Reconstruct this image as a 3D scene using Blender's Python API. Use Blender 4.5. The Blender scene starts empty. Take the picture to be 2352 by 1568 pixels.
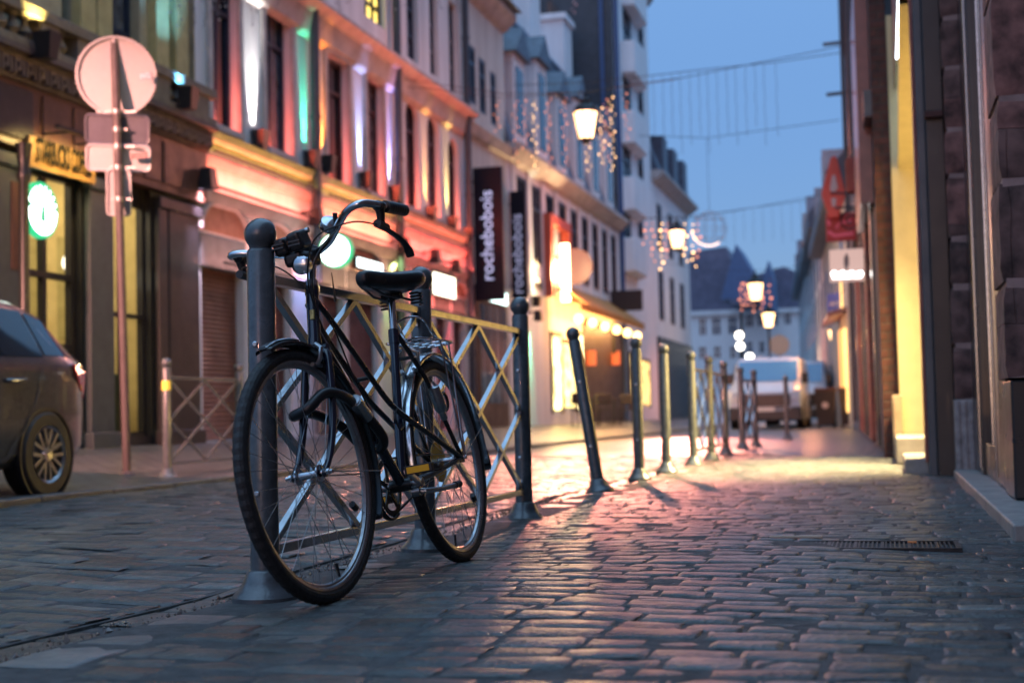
import bpy, bmesh, math, random
import numpy as np
from math import sin, cos, tan, pi, radians, atan2, sqrt
from mathutils import Vector, Matrix
random.seed(7)
SC = bpy.context.scene
COL = SC.collection
# ------------------------------------------------------------------ camera
YAW, PITCH, ROLL, CAMH = radians(14.57), radians(2.99), radians(1.3), 0.495
camd = bpy.data.cameras.new('camera'); cam = bpy.data.objects.new('camera', camd); COL.objects.link(cam)
camd.sensor_width = 36.0; camd.lens = 3285.0 / 2352.0 * 36.0
camd.clip_start = 0.05; camd.clip_end = 2000
CR = Matrix.Rotation(YAW, 3, 'Z') @ Matrix.Rotation(pi / 2 + PITCH, 3, 'X') @ Matrix.Rotation(-ROLL, 3, 'Z')
cam.matrix_world = Matrix.Translation((0, 0, CAMH)) @ CR.to_4x4()
camd.dof.use_dof = True; camd.dof.focus_distance = 4.45; camd.dof.aperture_fstop = 2.8
SC.camera = cam
# ------------------------------------------------------------------ sky
SUN_EL, SUN_ROT = radians(11.0), radians(180)
w = bpy.data.worlds.new('World'); SC.world = w; w.use_nodes = True
nt = w.node_tree; bg = nt.nodes['Background']
sky = nt.nodes.new('ShaderNodeTexSky'); sky.sky_type = 'NISHITA'; sky.sun_disc = False
sky.sun_elevation = SUN_EL; sky.sun_rotation = SUN_ROT; sky.air_density = 1.0; sky.dust_density = 0.9; sky.ozone_density = 4.6
tint = nt.nodes.new('ShaderNodeMix'); tint.data_type = 'RGBA'; tint.blend_type = 'MULTIPLY'; tint.inputs[0].default_value = 1.0
tint.inputs[7].default_value = (1.30, 0.98, 1.02, 1)
# fill light added to the sky: brighter overhead than at the horizon, as when overcast
gm = nt.nodes.new('ShaderNodeTexCoord'); sz = nt.nodes.new('ShaderNodeSeparateXYZ'); nt.links.new(gm.outputs['Generated'], sz.inputs[0])
sq = nt.nodes.new('ShaderNodeMath'); sq.operation = 'MULTIPLY'; nt.links.new(sz.outputs[2], sq.inputs[0]); nt.links.new(sz.outputs[2], sq.inputs[1])
zen = nt.nodes.new('ShaderNodeVectorMath'); zen.operation = 'SCALE'; zen.inputs[0].default_value = (12.5, 20.5, 29.5); nt.links.new(sq.outputs[0], zen.inputs['Scale'])
zb_ = nt.nodes.new('ShaderNodeVectorMath'); zb_.operation = 'ADD'; zb_.inputs[1].default_value = (0.55, 1.75, 4.1); nt.links.new(zen.outputs[0], zb_.inputs[0])
hz = nt.nodes.new('ShaderNodeMix'); hz.data_type = 'RGBA'; hz.blend_type = 'ADD'; hz.inputs[0].default_value = 1.0; nt.links.new(zb_.outputs[0], hz.inputs[7])
nt.links.new(sky.outputs[0], tint.inputs[6]); nt.links.new(tint.outputs[2], hz.inputs[6]); nt.links.new(hz.outputs[2], bg.inputs[0]); bg.inputs[1].default_value = 0.061
# ------------------------------------------------------------------ exposure / engine
SC.view_settings.view_transform = 'Standard'; SC.view_settings.look = 'None'
SC.view_settings.exposure = 0.15; SC.view_settings.gamma = 1.0
cy = SC.cycles
cy.use_denoising = True; cy.max_bounces = 6; cy.diffuse_bounces = 2; cy.glossy_bounces = 3; cy.transparent_max_bounces = 12
cy.transmission_bounces = 4; cy.sample_clamp_indirect = 4.0; cy.caustics_reflective = False; cy.caustics_refractive = False
try: cy.use_light_tree = True
except Exception: pass

# ------------------------------------------------------------------ pixel -> world (2352x1568 reading of the photograph)
def ray(x, y): return CR @ Vector(((x - 1176.0) / 3285.0, -(y - 784.0) / 3285.0, -1.0))
def onX(x, y, X):
    d = ray(x, y); t = X / d.x; return (d.y * t, CAMH + d.z * t)        # (Y, z)
def onY(x, y, Y):
    d = ray(x, y); t = Y / d.y; return (d.x * t, CAMH + d.z * t)        # (X, z)
FX = -8.6                                                              # plane of the left-hand facades
def L(x, y): return onX(x, y, FX)

# ------------------------------------------------------------------ materials
MATS = {}
def mat(name, col, rough=0.6, metal=0.0, var=0.0, vscale=6.0, bump=0.0, bscale=40.0, spec=0.5, coat=0.0, emit=None, estr=0.0, tone=False, streak=False):
    if name in MATS: return MATS[name]
    m = bpy.data.materials.new(name); m.use_nodes = True; MATS[name] = m
    n = m.node_tree; b = n.nodes['Principled BSDF']; lk = n.links.new
    b.inputs['Base Color'].default_value = (*col, 1); b.inputs['Roughness'].default_value = rough; b.inputs['Metallic'].default_value = metal
    b.inputs['Specular IOR Level'].default_value = spec; b.inputs['Coat Weight'].default_value = coat
    tc = n.nodes.new('ShaderNodeTexCoord')
    if var > 0:
        no = n.nodes.new('ShaderNodeTexNoise'); no.inputs['Scale'].default_value = vscale; no.inputs['Detail'].default_value = 6; no.inputs['Roughness'].default_value = .65
        src = tc.outputs['Object']
        if streak:
            mp = n.nodes.new('ShaderNodeMapping'); mp.inputs['Scale'].default_value = (1, 1, .18); lk(src, mp.inputs[0]); src = mp.outputs[0]
        lk(src, no.inputs['Vector'])
        rp = n.nodes.new('ShaderNodeMapRange'); rp.inputs[1].default_value = .3; rp.inputs[2].default_value = .7
        rp.inputs[3].default_value = 1 - var; rp.inputs[4].default_value = 1 + var * .6; lk(no.outputs[0], rp.inputs[0])
        mx = n.nodes.new('ShaderNodeVectorMath'); mx.operation = 'SCALE'; mx.inputs[0].default_value = col
        sc = rp.outputs[0]
        if tone:
            at = n.nodes.new('ShaderNodeAttribute'); at.attribute_name = 'tone'
            mu = n.nodes.new('ShaderNodeMath'); mu.operation = 'MULTIPLY'; lk(sc, mu.inputs[0]); lk(at.outputs['Fac'], mu.inputs[1]); sc = mu.outputs[0]
        lk(sc, mx.inputs['Scale']); lk(mx.outputs[0], b.inputs['Base Color'])
        r2 = n.nodes.new('ShaderNodeMapRange'); r2.inputs[1].default_value = .3; r2.inputs[2].default_value = .7
        r2.inputs[3].default_value = min(1, rough * 1.15 + .03); r2.inputs[4].default_value = rough * .85; lk(no.outputs[0], r2.inputs[0]); lk(r2.outputs[0], b.inputs['Roughness'])
    if bump > 0:
        nb = n.nodes.new('ShaderNodeTexNoise'); nb.inputs['Scale'].default_value = bscale; nb.inputs['Detail'].default_value = 5; lk(tc.outputs['Object'], nb.inputs['Vector'])
        bp = n.nodes.new('ShaderNodeBump'); bp.inputs['Strength'].default_value = bump; bp.inputs['Distance'].default_value = .01
        if tone:
            n2 = n.nodes.new('ShaderNodeTexNoise'); n2.inputs['Scale'].default_value = bscale * .2; n2.inputs['Detail'].default_value = 3; lk(tc.outputs['Object'], n2.inputs['Vector'])
            b2 = n.nodes.new('ShaderNodeBump'); b2.inputs['Strength'].default_value = .55; b2.inputs['Distance'].default_value = .02; lk(n2.outputs[0], b2.inputs['Height']); lk(b2.outputs[0], bp.inputs['Normal'])
        lk(nb.outputs[0], bp.inputs['Height']); lk(bp.outputs[0], b.inputs['Normal'])
    if emit: b.inputs['Emission Color'].default_value = (*emit, 1); b.inputs['Emission Strength'].default_value = estr
    return m
def glow(name, col, s): return mat(name, (.02, .02, .02), .5, emit=col, estr=s)
def glassmat(name, tintc=(1, 1, 1), rough=.03, refl=1.0):
    if name in MATS: return MATS[name]
    m = bpy.data.materials.new(name); m.use_nodes = True; MATS[name] = m; n = m.node_tree; lk = n.links.new
    n.nodes.remove(n.nodes['Principled BSDF']); out = n.nodes['Material Output']
    tr = n.nodes.new('ShaderNodeBsdfTransparent'); tr.inputs[0].default_value = (*tintc, 1)
    gl = n.nodes.new('ShaderNodeBsdfGlossy'); gl.inputs['Roughness'].default_value = rough
    ge = n.nodes.new('ShaderNodeNewGeometry'); dt = n.nodes.new('ShaderNodeVectorMath'); dt.operation = 'DOT_PRODUCT'; lk(ge.outputs['Incoming'], dt.inputs[0]); lk(ge.outputs['Normal'], dt.inputs[1])
    src = dt.outputs['Value']
    for op, v in (('ABSOLUTE', None), ('SUBTRACT', 1.0), ('POWER', 5.0), ('MULTIPLY_ADD', .95)):
        q = n.nodes.new('ShaderNodeMath'); q.operation = op
        if op == 'SUBTRACT': q.inputs[0].default_value = 1.0; lk(src, q.inputs[1])
        else:
            lk(src, q.inputs[0])
            if v: q.inputs[1].default_value = v
            if op == 'MULTIPLY_ADD': q.inputs[2].default_value = .04
        src = q.outputs[0]
    mu = n.nodes.new('ShaderNodeMath'); mu.operation = 'MULTIPLY'; mu.inputs[1].default_value = refl; lk(src, mu.inputs[0])
    mx = n.nodes.new('ShaderNodeMixShader'); lk(mu.outputs[0], mx.inputs[0]); lk(tr.outputs[0], mx.inputs[1]); lk(gl.outputs[0], mx.inputs[2]); lk(mx.outputs[0], out.inputs[0])
    return m
def brickmat(name, c1, c2, mortar, sx, sy, ms=.02, rough=.6, bump=.6, axes='YZ', mottle=.35):
    """courses of stone or setts; axes picks which object axes run along / across the courses"""
    if name in MATS: return MATS[name]
    m = bpy.data.materials.new(name); m.use_nodes = True; MATS[name] = m; n = m.node_tree; lk = n.links.new
    b = n.nodes['Principled BSDF']; b.inputs['Roughness'].default_value = rough
    tc = n.nodes.new('ShaderNodeTexCoord'); sp = n.nodes.new('ShaderNodeSeparateXYZ'); cb = n.nodes.new('ShaderNodeCombineXYZ')
    nw = n.nodes.new('ShaderNodeTexNoise'); nw.inputs['Scale'].default_value = 3.0
    ad = n.nodes.new('ShaderNodeVectorMath'); ad.operation = 'MULTIPLY_ADD'; ad.inputs[1].default_value = (.06, .06, .06)
    lk(tc.outputs['Object'], nw.inputs['Vector']); lk(nw.outputs['Color'], ad.inputs[0]); lk(tc.outputs['Object'], ad.inputs[2]); lk(ad.outputs[0], sp.inputs[0])
    lk(sp.outputs[axes[0]], cb.inputs[0]); lk(sp.outputs[axes[1]], cb.inputs[1])
    br = n.nodes.new('ShaderNodeTexBrick'); lk(cb.outputs[0], br.inputs['Vector']); br.inputs['Scale'].default_value = 1.0
    br.inputs['Brick Width'].default_value = sx; br.inputs['Row Height'].default_value = sy; br.inputs['Mortar Size'].default_value = ms; br.inputs['Mortar Smooth'].default_value = .6
    br.inputs['Color1'].default_value = (*c1, 1); br.inputs['Color2'].default_value = (*c2, 1); br.inputs['Mortar'].default_value = (*mortar, 1)
    no = n.nodes.new('ShaderNodeTexNoise'); no.inputs['Scale'].default_value = 9.0; no.inputs['Detail'].default_value = 6; lk(tc.outputs['Object'], no.inputs['Vector'])
    rp = n.nodes.new('ShaderNodeMapRange'); rp.inputs[1].default_value = .3; rp.inputs[2].default_value = .7; rp.inputs[3].default_value = 1 - mottle; rp.inputs[4].default_value = 1 + mottle; lk(no.outputs[0], rp.inputs[0])
    mx = n.nodes.new('ShaderNodeVectorMath'); mx.operation = 'SCALE'; lk(br.outputs[0], mx.inputs[0]); lk(rp.outputs[0], mx.inputs['Scale']); lk(mx.outputs[0], b.inputs['Base Color'])
    bp = n.nodes.new('ShaderNodeBump'); bp.inputs['Strength'].default_value = bump; bp.inputs['Distance'].default_value = .02; bp.invert = True
    sm = n.nodes.new('ShaderNodeMath'); sm.operation = 'MULTIPLY_ADD'; sm.inputs[1].default_value = -.35; lk(no.outputs[0], sm.inputs[0]); lk(br.outputs['Fac'], sm.inputs[2])
    lk(sm.outputs[0], bp.inputs['Height']); lk(bp.outputs[0], b.inputs['Normal'])
    return m

# ------------------------------------------------------------------ mesh builder
class MB:
    def __init__(s): s.v = []; s.f = []
    def add(s, vs, fs):
        k = len(s.v); s.v += [tuple(p) for p in vs]; s.f += [tuple(i + k for i in f) for f in fs]; return s
    def box(s, x0, x1, y0, y1, z0, z1, t=None):
        vs = [(x, y, z) for x in (x0, x1) for y in (y0, y1) for z in (z0, z1)]
        if t: vs = [t @ Vector(p) for p in vs]
        return s.add(vs, [(0, 1, 3, 2), (4, 6, 7, 5), (0, 4, 5, 1), (2, 3, 7, 6), (0, 2, 6, 4), (1, 5, 7, 3)])
    def quad(s, a, b, c, d): return s.add([a, b, c, d], [(0, 1, 2, 3)])
    def prism(s, poly, vec, base=None):
        """poly: 3-D outline, extruded by vec"""
        n = len(poly); vec = Vector(vec); a = [Vector(p) for p in poly]; b = [p + vec for p in a]
        return s.add(a + b, [tuple(range(n))[::-1], tuple(range(n, 2 * n))] + [(i, (i + 1) % n, n + (i + 1) % n, n + i) for i in range(n)])
    def tube(s, pts, r, seg=8, closed=False, caps=True, flat=None):
        P = [Vector(p) for p in pts]; n = len(P); R = r if isinstance(r, (list, tuple)) else [r] * n
        up = None; rings = []
        for i in range(n):
            d = (P[(i + 1) % n] - P[i - 1]) if closed else (P[min(i + 1, n - 1)] - P[max(i - 1, 0)])
            d = d.normalized() if d.length > 1e-9 else Vector((0, 0, 1))
            if up is None: up = Vector((0, 0, 1)) if abs(d.z) < .9 else Vector((1, 0, 0))
            up = (up - d * up.dot(d))
            up = up.normalized() if up.length > 1e-6 else d.orthogonal().normalized()
            sd = d.cross(up); fl = flat or (1, 1)
            rings.append([P[i] + up * (R[i] * fl[0] * cos(2 * pi * (k + .5) / seg)) + sd * (R[i] * fl[1] * sin(2 * pi * (k + .5) / seg)) for k in range(seg)])
        vs = [p for g in rings for p in g]; fs = []
        for i in range(n if closed else n - 1):
            j = (i + 1) % n
            for k in range(seg): fs.append((i * seg + k, i * seg + (k + 1) % seg, j * seg + (k + 1) % seg, j * seg + k))
        if caps and not closed: fs += [tuple(range(seg))[::-1], tuple((n - 1) * seg + k for k in range(seg))]
        return s.add(vs, fs)
    def bar(s, a, b, wdt, hgt, up=(0, 0, 1)):
        """square-section bar from a to b"""
        a, b = Vector(a), Vector(b); d = (b - a).normalized(); up = Vector(up); sd = d.cross(up).normalized(); u = sd.cross(d)
        vs = [p + sd * i * wdt / 2 + u * j * hgt / 2 for p in (a, b) for i, j in ((-1, -1), (1, -1), (1, 1), (-1, 1))]
        return s.add(vs, [(0, 3, 2, 1), (4, 5, 6, 7), (0, 1, 5, 4), (1, 2, 6, 5), (2, 3, 7, 6), (3, 0, 4, 7)])
    def lathe(s, prof, c=(0, 0, 0), axis=(0, 0, 1), seg=24, cap=True):
        """prof: (radius, height) pairs along the axis"""
        A = Vector(axis).normalized(); e = A.orthogonal().normalized() if abs(A.z) < .99 else Vector((1, 0, 0)); f = A.cross(e); c = Vector(c)
        vs = [c + A * h + (e * cos(2 * pi * k / seg) + f * sin(2 * pi * k / seg)) * r for r, h in prof for k in range(seg)]; fs = []
        for i in range(len(prof) - 1):
            for k in range(seg): fs.append((i * seg + k, i * seg + (k + 1) % seg, (i + 1) * seg + (k + 1) % seg, (i + 1) * seg + k))
        if cap: fs += [tuple(range(seg))[::-1], tuple((len(prof) - 1) * seg + k for k in range(seg))]
        return s.add(vs, fs)
    def ball(s, c, r, seg=12, rings=8, sq=(1, 1, 1)):
        c = Vector(c); vs = [c + Vector((0, 0, r * sq[2]))]
        for i in range(1, rings):
            for k in range(seg):
                a, b = pi * i / rings, 2 * pi * k / seg; vs.append(c + Vector((sin(a) * cos(b) * sq[0], sin(a) * sin(b) * sq[1], cos(a) * sq[2])) * r)
        vs.append(c - Vector((0, 0, r * sq[2]))); n = len(vs) - 1
        fs = [(0, 1 + k, 1 + (k + 1) % seg) for k in range(seg)]
        for i in range(rings - 2):
            for k in range(seg): a = 1 + i * seg; fs.append((a + k, a + seg + k, a + seg + (k + 1) % seg, a + (k + 1) % seg))
        a = 1 + (rings - 2) * seg; fs += [(n, a + (k + 1) % seg, a + k) for k in range(seg)]
        return s.add(vs, fs)
    def grid(s, rows):
        """skin a list of equally long point rows"""
        m = len(rows[0]); return s.add([p for r in rows for p in r], [(i * m + k, i * m + k + 1, (i + 1) * m + k + 1, (i + 1) * m + k) for i in range(len(rows) - 1) for k in range(m - 1)])
    def loft(s, rings, caps=True):
        m = len(rings[0]); fs = [(i * m + k, i * m + (k + 1) % m, (i + 1) * m + (k + 1) % m, (i + 1) * m + k) for i in range(len(rings) - 1) for k in range(m)]
        if caps: fs += [tuple(range(m))[::-1], tuple((len(rings) - 1) * m + k for k in range(m))]
        return s.add([p for r in rings for p in r], fs)
WL = {}                                                                # world offset of every parent
def empty(name, loc, label=None, cat=None, group=None):
    o = bpy.data.objects.new(name, None); COL.objects.link(o); o.location = loc; o.empty_display_size = .2; WL[o] = Vector(loc); tag(o, label, cat, group); return o
def tag(o, label=None, cat=None, group=None, kind=None):
    for k, v in (('label', label), ('category', cat), ('group', group), ('kind', kind)):
        if v: o[k] = v
    return o
def build(mb, name, m, parent=None, smooth=False, bevel=0.0, seg=2, label=None):
    off = WL.get(parent, Vector((0, 0, 0))) if parent else Vector((0, 0, 0))
    me = bpy.data.meshes.new(name); me.from_pydata([tuple(Vector(p) - off) for p in mb.v], [], mb.f); me.update()
    b = bmesh.new(); b.from_mesh(me); bmesh.ops.recalc_face_normals(b, faces=b.faces); b.to_mesh(me); b.free()
    if m: me.materials.append(m)
    o = bpy.data.objects.new(name, me); COL.objects.link(o)
    if parent: o.parent = parent; WL[o] = off
    else: WL[o] = Vector((0, 0, 0))
    if smooth:
        me.polygons.foreach_set('use_smooth', [True] * len(me.polygons)); me.set_sharp_from_angle(angle=radians(40))
    if bevel > 0:
        md = o.modifiers.new('edge', 'BEVEL'); md.width = bevel; md.segments = seg; md.limit_method = 'ANGLE'; md.angle_limit = radians(35)
    if label: o['label'] = label
    return o
def buildn(mbs, name, m, parent=None, **k): return [build(b, name, m, parent, **k) for b in mbs]
def kids(o): return [c for c in o.children]
def copy_tree(o, parent=None):
    c = o.copy(); COL.objects.link(c); c.parent = parent
    if parent is not None: c.matrix_parent_inverse = o.matrix_parent_inverse
    for ch in kids(o): copy_tree(ch, c)
    return c
def text_mb(txt, size, origin, right, up, depth=.01, align='CENTER', sx=1.0, bold=0.0):
    cu = bpy.data.curves.new('txt', 'FONT'); cu.body = txt; cu.size = size; cu.align_x = align; cu.align_y = 'CENTER'; cu.extrude = depth / 2; cu.offset = bold; cu.resolution_u = 3
    o = bpy.data.objects.new('txt', cu); COL.objects.link(o)
    me = o.evaluated_get(bpy.context.evaluated_depsgraph_get()).to_mesh() if False else None
    dg = bpy.context.evaluated_depsgraph_get(); dg.update(); ev = o.evaluated_get(dg); me = bpy.data.meshes.new_from_object(ev)
    R, Uv = Vector(right).normalized(), Vector(up).normalized(); Nn = R.cross(Uv); og = Vector(origin)
    mb = MB(); mb.add([og + R * p.co.x * sx + Uv * p.co.y + Nn * p.co.z for p in me.vertices], [tuple(f.vertices) for f in me.polygons])
    bpy.data.objects.remove(o); bpy.data.curves.remove(cu); bpy.data.meshes.remove(me); return mb
def spot(name, loc, dirv, col, power, cone, blend=.5, rad=.03, parent=None):
    ld = bpy.data.lights.new(name, 'SPOT'); ld.color = col; ld.energy = power; ld.spot_size = radians(cone); ld.spot_blend = blend; ld.shadow_soft_size = rad
    o = bpy.data.objects.new(name, ld); COL.objects.link(o); off = WL.get(parent, Vector()) if parent else Vector()
    if parent: o.parent = parent
    o.matrix_local = Matrix.Translation(Vector(loc) - off) @ Vector(dirv).to_track_quat('-Z', 'Y').to_matrix().to_4x4(); return o
def point(name, loc, col, power, rad=.1, parent=None):
    ld = bpy.data.lights.new(name, 'POINT'); ld.color = col; ld.energy = power; ld.shadow_soft_size = rad
    o = bpy.data.objects.new(name, ld); COL.objects.link(o); off = WL.get(parent, Vector()) if parent else Vector()
    if parent: o.parent = parent
    o.location = Vector(loc) - off; return o
def area(name, loc, dirv, col, power, sx, sy, parent=None, spread=180):
    ld = bpy.data.lights.new(name, 'AREA'); ld.color = col; ld.energy = power; ld.shape = 'RECTANGLE'; ld.size = sx; ld.size_y = sy; ld.spread = radians(spread)
    o = bpy.data.objects.new(name, ld); COL.objects.link(o); off = WL.get(parent, Vector()) if parent else Vector()
    if parent: o.parent = parent
    o.matrix_local = Matrix.Translation(Vector(loc) - off) @ Vector(dirv).to_track_quat('-Z', 'Y').to_matrix().to_4x4(); return o
# ================================================================== GROUND
M_asph = mat('far paving', (.07, .075, .08), .55, var=.3, vscale=.6, bump=.3)
M_mort = mat('joint dirt', (.05, .053, .055), .8, var=.4, vscale=20, bump=.6, bscale=120)
M_sett = mat('grey granite setts', (.060, .068, .066), .36, var=.35, vscale=14, bump=.6, bscale=70, tone=True, spec=.32)
M_road = mat('sandstone setts of the road', (.068, .074, .072), .35, var=.35, vscale=11, bump=.6, bscale=60, tone=True, spec=.32)
M_kerb = mat('kerb stone', (.10, .105, .105), .42, var=.35, vscale=8, bump=.4, tone=True)
PX0 = -1.62                                                            # street edge of the near pavement
def und(x, y):
    return .006 * np.sin(x * 1.9 + y * .7) + .007 * np.sin(y * 1.3 - x * 2.3) + .004 * np.sin(y * 3.1 + x * 3.7)
RNG = np.random.default_rng(11)
def setts(name, m, x0, x1, y0, y1, lx, ly, base, drop=.0042, gap=.0042, skip=None, jig=.3, camber=None, along='x', hv=.004, lean=.03):
    """every sett its own low dome; rows run across the street"""
    us = np.array([-1, -.94, -.8, 0, .8, .94, 1]); vs = np.array([-1, -.9, 0, .9, 1]); U, V = np.meshgrid(us, vs, indexing='ij')
    Vt, Ft, Tt = [], [], []; k = 0; y = y0
    fidx = [(i * 5 + j, (i + 1) * 5 + j, (i + 1) * 5 + j + 1, i * 5 + j + 1) for i in range(6) for j in range(4)]
    fidx = np.array(fidx)
    while y < y1:
        h = ly * RNG.uniform(.84, 1.16); x = x0 - RNG.uniform(0, lx); rj = RNG.uniform(-.004, .004); bow = RNG.uniform(-.012, .012)
        while x < x1:
            l = lx * RNG.uniform(1 - jig, 1 + jig); a0, a1 = max(x, x0), min(x + l, x1); x += l
            if a1 - a0 < .05: continue
            cx, cyy = (a0 + a1) / 2, y + h / 2
            if skip and skip(cx, cyy): continue
            hx, hy = (a1 - a0) / 2 - gap, h / 2 - gap * .12 + RNG.uniform(-.0012, .001)
            rnd = 1 - .018 * np.abs(V) ** 6; rnd2 = 1 - .03 * np.abs(U) ** 8
            X = cx + hx * U * rnd + RNG.normal(0, .0022, U.shape); Y = cyy + hy * V * rnd2 + RNG.normal(0, .0022, U.shape) + bow * np.sin(cx * 2) + rj
            e = np.maximum(np.abs(U) ** 7, np.abs(V) ** 6)
            Zt = base + RNG.normal(0, hv) + RNG.normal(0, lean) * hx * U * .5 + RNG.normal(0, lean) * hy * V - .0007 * (U ** 2 + V ** 2) + RNG.normal(0, .0009, U.shape)
            Zt = Zt - drop * (e > .99) - .0009 * ((e > .4) & (e < .99)); Zt = Zt + und(X, Y) + (camber(X) if camber else 0)
            Vt.append(np.stack([X, Y, Zt], -1).reshape(-1, 3)); Ft.append(fidx + k); k += 35
            t = RNG.normal(1.0, .27); t *= 1.7 if RNG.random() < .035 else 1; Tt.append(np.full(35, min(max(t, .5), 2.0)))
        y += h
    Vt, Ft, Tt = np.concatenate(Vt), np.concatenate(Ft), np.concatenate(Tt)
    me = bpy.data.meshes.new(name); me.vertices.add(len(Vt)); me.vertices.foreach_set('co', Vt.astype(np.float32).ravel())
    me.loops.add(Ft.size); me.loops.foreach_set('vertex_index', Ft.ravel().astype(np.int32)); me.polygons.add(len(Ft)); me.polygons.foreach_set('loop_start', (np.arange(len(Ft)) * 4).astype(np.int32))
    me.polygons.foreach_set('use_smooth', np.ones(len(Ft), bool)); me.update(calc_edges=True)
    a = me.attributes.new('tone', 'FLOAT', 'POINT'); a.data.foreach_set('value', Tt.astype(np.float32)); me.materials.append(m)
    o = bpy.data.objects.new(name, me); COL.objects.link(o); o['kind'] = 'structure'; return o
GR = (-.36, .25, 5.22, 5.52)                                           # iron grate in the pavement
setts('pavement', M_sett, PX0, .95, .55, 15.5, .182, .116, 0.0, skip=lambda x, y: GR[0] < x < GR[1] and GR[2] < y < GR[3], hv=.0014, lean=.012)
setts('pavement_edging', M_kerb, PX0 - .2, PX0 - .012, .4, 15.5, .5, .27, -.004, jig=.05, hv=.003)
setts('road', M_road, -5.62, PX0 - .418, 1.6, 16.5, .25, .135, -.028, drop=.006, gap=.0065, camber=lambda x: .05 * (1 - ((x + 3.8) / 2) ** 2), hv=.0026, lean=.022)
setts('gutter', M_road, PX0 - .416, PX0 - .204, 1.0, 16.5, .3, .30, -.026, jig=.02, hv=.004)
M_far = brickmat('far setts', (.09, .094, .095), (.12, .12, .12), (.035, .035, .037), .24, .14, .018, .34, .8, 'XY')
s = MB(); s.box(-300, 300, -60, 600, -.30, -.05); tag(build(s, 'ground', M_asph), kind='structure')
bx, by = np.linspace(-5.8, 1.3, 90), np.linspace(.3, 16.6, 170); BXg, BYg = np.meshgrid(bx, by)
def beds(x, y): return float(und(np.array(x), np.array(y))) + (-.0030 if x > PX0 - .2 else -.031 if x > PX0 - .41 else -.028 + .05 * (1 - ((x + 3.8) / 2) ** 2) - .0050 if x > -5.6 else -.04)
bx = sorted(list(bx) + [PX0 - .201, PX0 - .199, PX0 - .411, PX0 - .409]); s = MB(); s.grid([[(x, y, beds(x, y)) for x in bx] for y in by]); tag(build(s, 'bedding', M_mort, smooth=True), kind='structure')
s = MB(); s.quad((-1.83, 15.5, -.004), (.6, 15.5, -.004), (.2, 62, -.004), (-3.6, 62, -.004)); tag(build(s, 'far_pavement', M_far), kind='structure')
rows = []
for yy in (16.5, 30, 60, 160):
    rows.append([(x, yy, -.028 + .05 * (1 - ((x + 3.8) / 2) ** 2) if -5.7 < x < -1.85 else -.05) for x in (-5.75, -5.2, -4.6, -3.8, -3, -2.4, -1.85)])
s = MB(); s.grid(rows); tag(build(s, 'far_road', M_far, smooth=True), kind='structure')
# left-hand pavement: level behind its kerb, then rising to the shopfronts
rows = [[(-5.78, y, .012), (-6.4, y, .03), (-7.0, y, .09), (FX - .3, y, .28)] for y in (4, 8, 12, 16, 20, 30, 45, 70)]
s = MB(); s.grid(rows); tag(build(s, 'left_pavement', M_far), kind='structure')
M_lk = mat('kerb of the left pavement', (.085, .087, .09), .5, var=.3, bump=.4)
s = MB()
for k in range(56):
    y = 4 + k * .95; s.box(-5.80, -5.64, y + .008, y + .942, -.1, .018 + .004 * sin(k * 1.7))
tag(build(s, 'kerb', M_lk, bevel=.012), kind='structure')
# debris that glitters in the gutter
s = MB()
for k in range(1500):
    y = RNG.uniform(1.4, 8.5); x = PX0 - .27 + RNG.normal(0, .045) + .03 * sin(y * 2.1); r = abs(RNG.normal(0, .0034)) + .0012
    c = np.array([x, y, -.021 + und(np.array(x), np.array(y)) + r * .6]); o6 = np.array([(1, 0, 0), (0, 1, 0), (-1, 0, 0), (0, -1, 0), (0, 0, 1), (0, 0, -1)]) * r * RNG.uniform(.5, 1.3, (6, 3))
    s.add((c + o6).tolist(), [(0, 1, 4), (1, 2, 4), (2, 3, 4), (3, 0, 4), (1, 0, 5), (2, 1, 5), (3, 2, 5), (0, 3, 5)])
tag(build(s, 'gravel', mat('wet grit', (.16, .14, .13), .12, var=.5, vscale=60)), 'fine wet grit gathered along the gutter', 'grit', kind='stuff')
# iron grate
M_iron = mat('cast iron', (.03, .032, .035), .45, metal=.6, var=.4, vscale=30, bump=.3)
g = empty('drain_grate', ((GR[0] + GR[1]) / 2, (GR[2] + GR[3]) / 2, 0), 'dark iron drain grate set into the cobbled pavement', 'drain grate')
s = MB(); s.box(GR[0] + .01, GR[1] - .01, GR[2], GR[2] + .02, -.03, .004); s.box(GR[0] + .01, GR[1] - .01, GR[3] - .02, GR[3], -.03, .004); s.box(GR[0] + .01, GR[0] + .03, GR[2] + .02, GR[3] - .02, -.03, .004); s.box(GR[1] - .03, GR[1] - .01, GR[2] + .02, GR[3] - .02, -.03, .004)
build(s, 'frame', M_iron, g)
s = MB()
for k in range(34):
    x = GR[0] + .04 + k * .0158; s.box(x, x + (.012 if k % 6 == 0 else .006), GR[2] + .02, GR[3] - .02, -.03, .002)
build(s, 'bars', M_iron, g)
s = MB(); s.tube([(.06, 5.40, .009), (.09, 5.395, .009)], .004, 8); build(s, 'cigarette_butt', mat('filter paper', (.7, .25, .08), .8)); tag(bpy.data.objects['cigarette_butt'], 'orange cigarette butt lying on the drain grate', 'cigarette butt')
s = MB(); s.box(-.45, -.25, 5.60, 5.625, .004, .014); o = build(s, 'wood_sliver', mat('pale wood', (.45, .35, .27), .7), bevel=.002); tag(o, 'pale flat sliver of wood on the setts beside the grate', 'litter')

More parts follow.
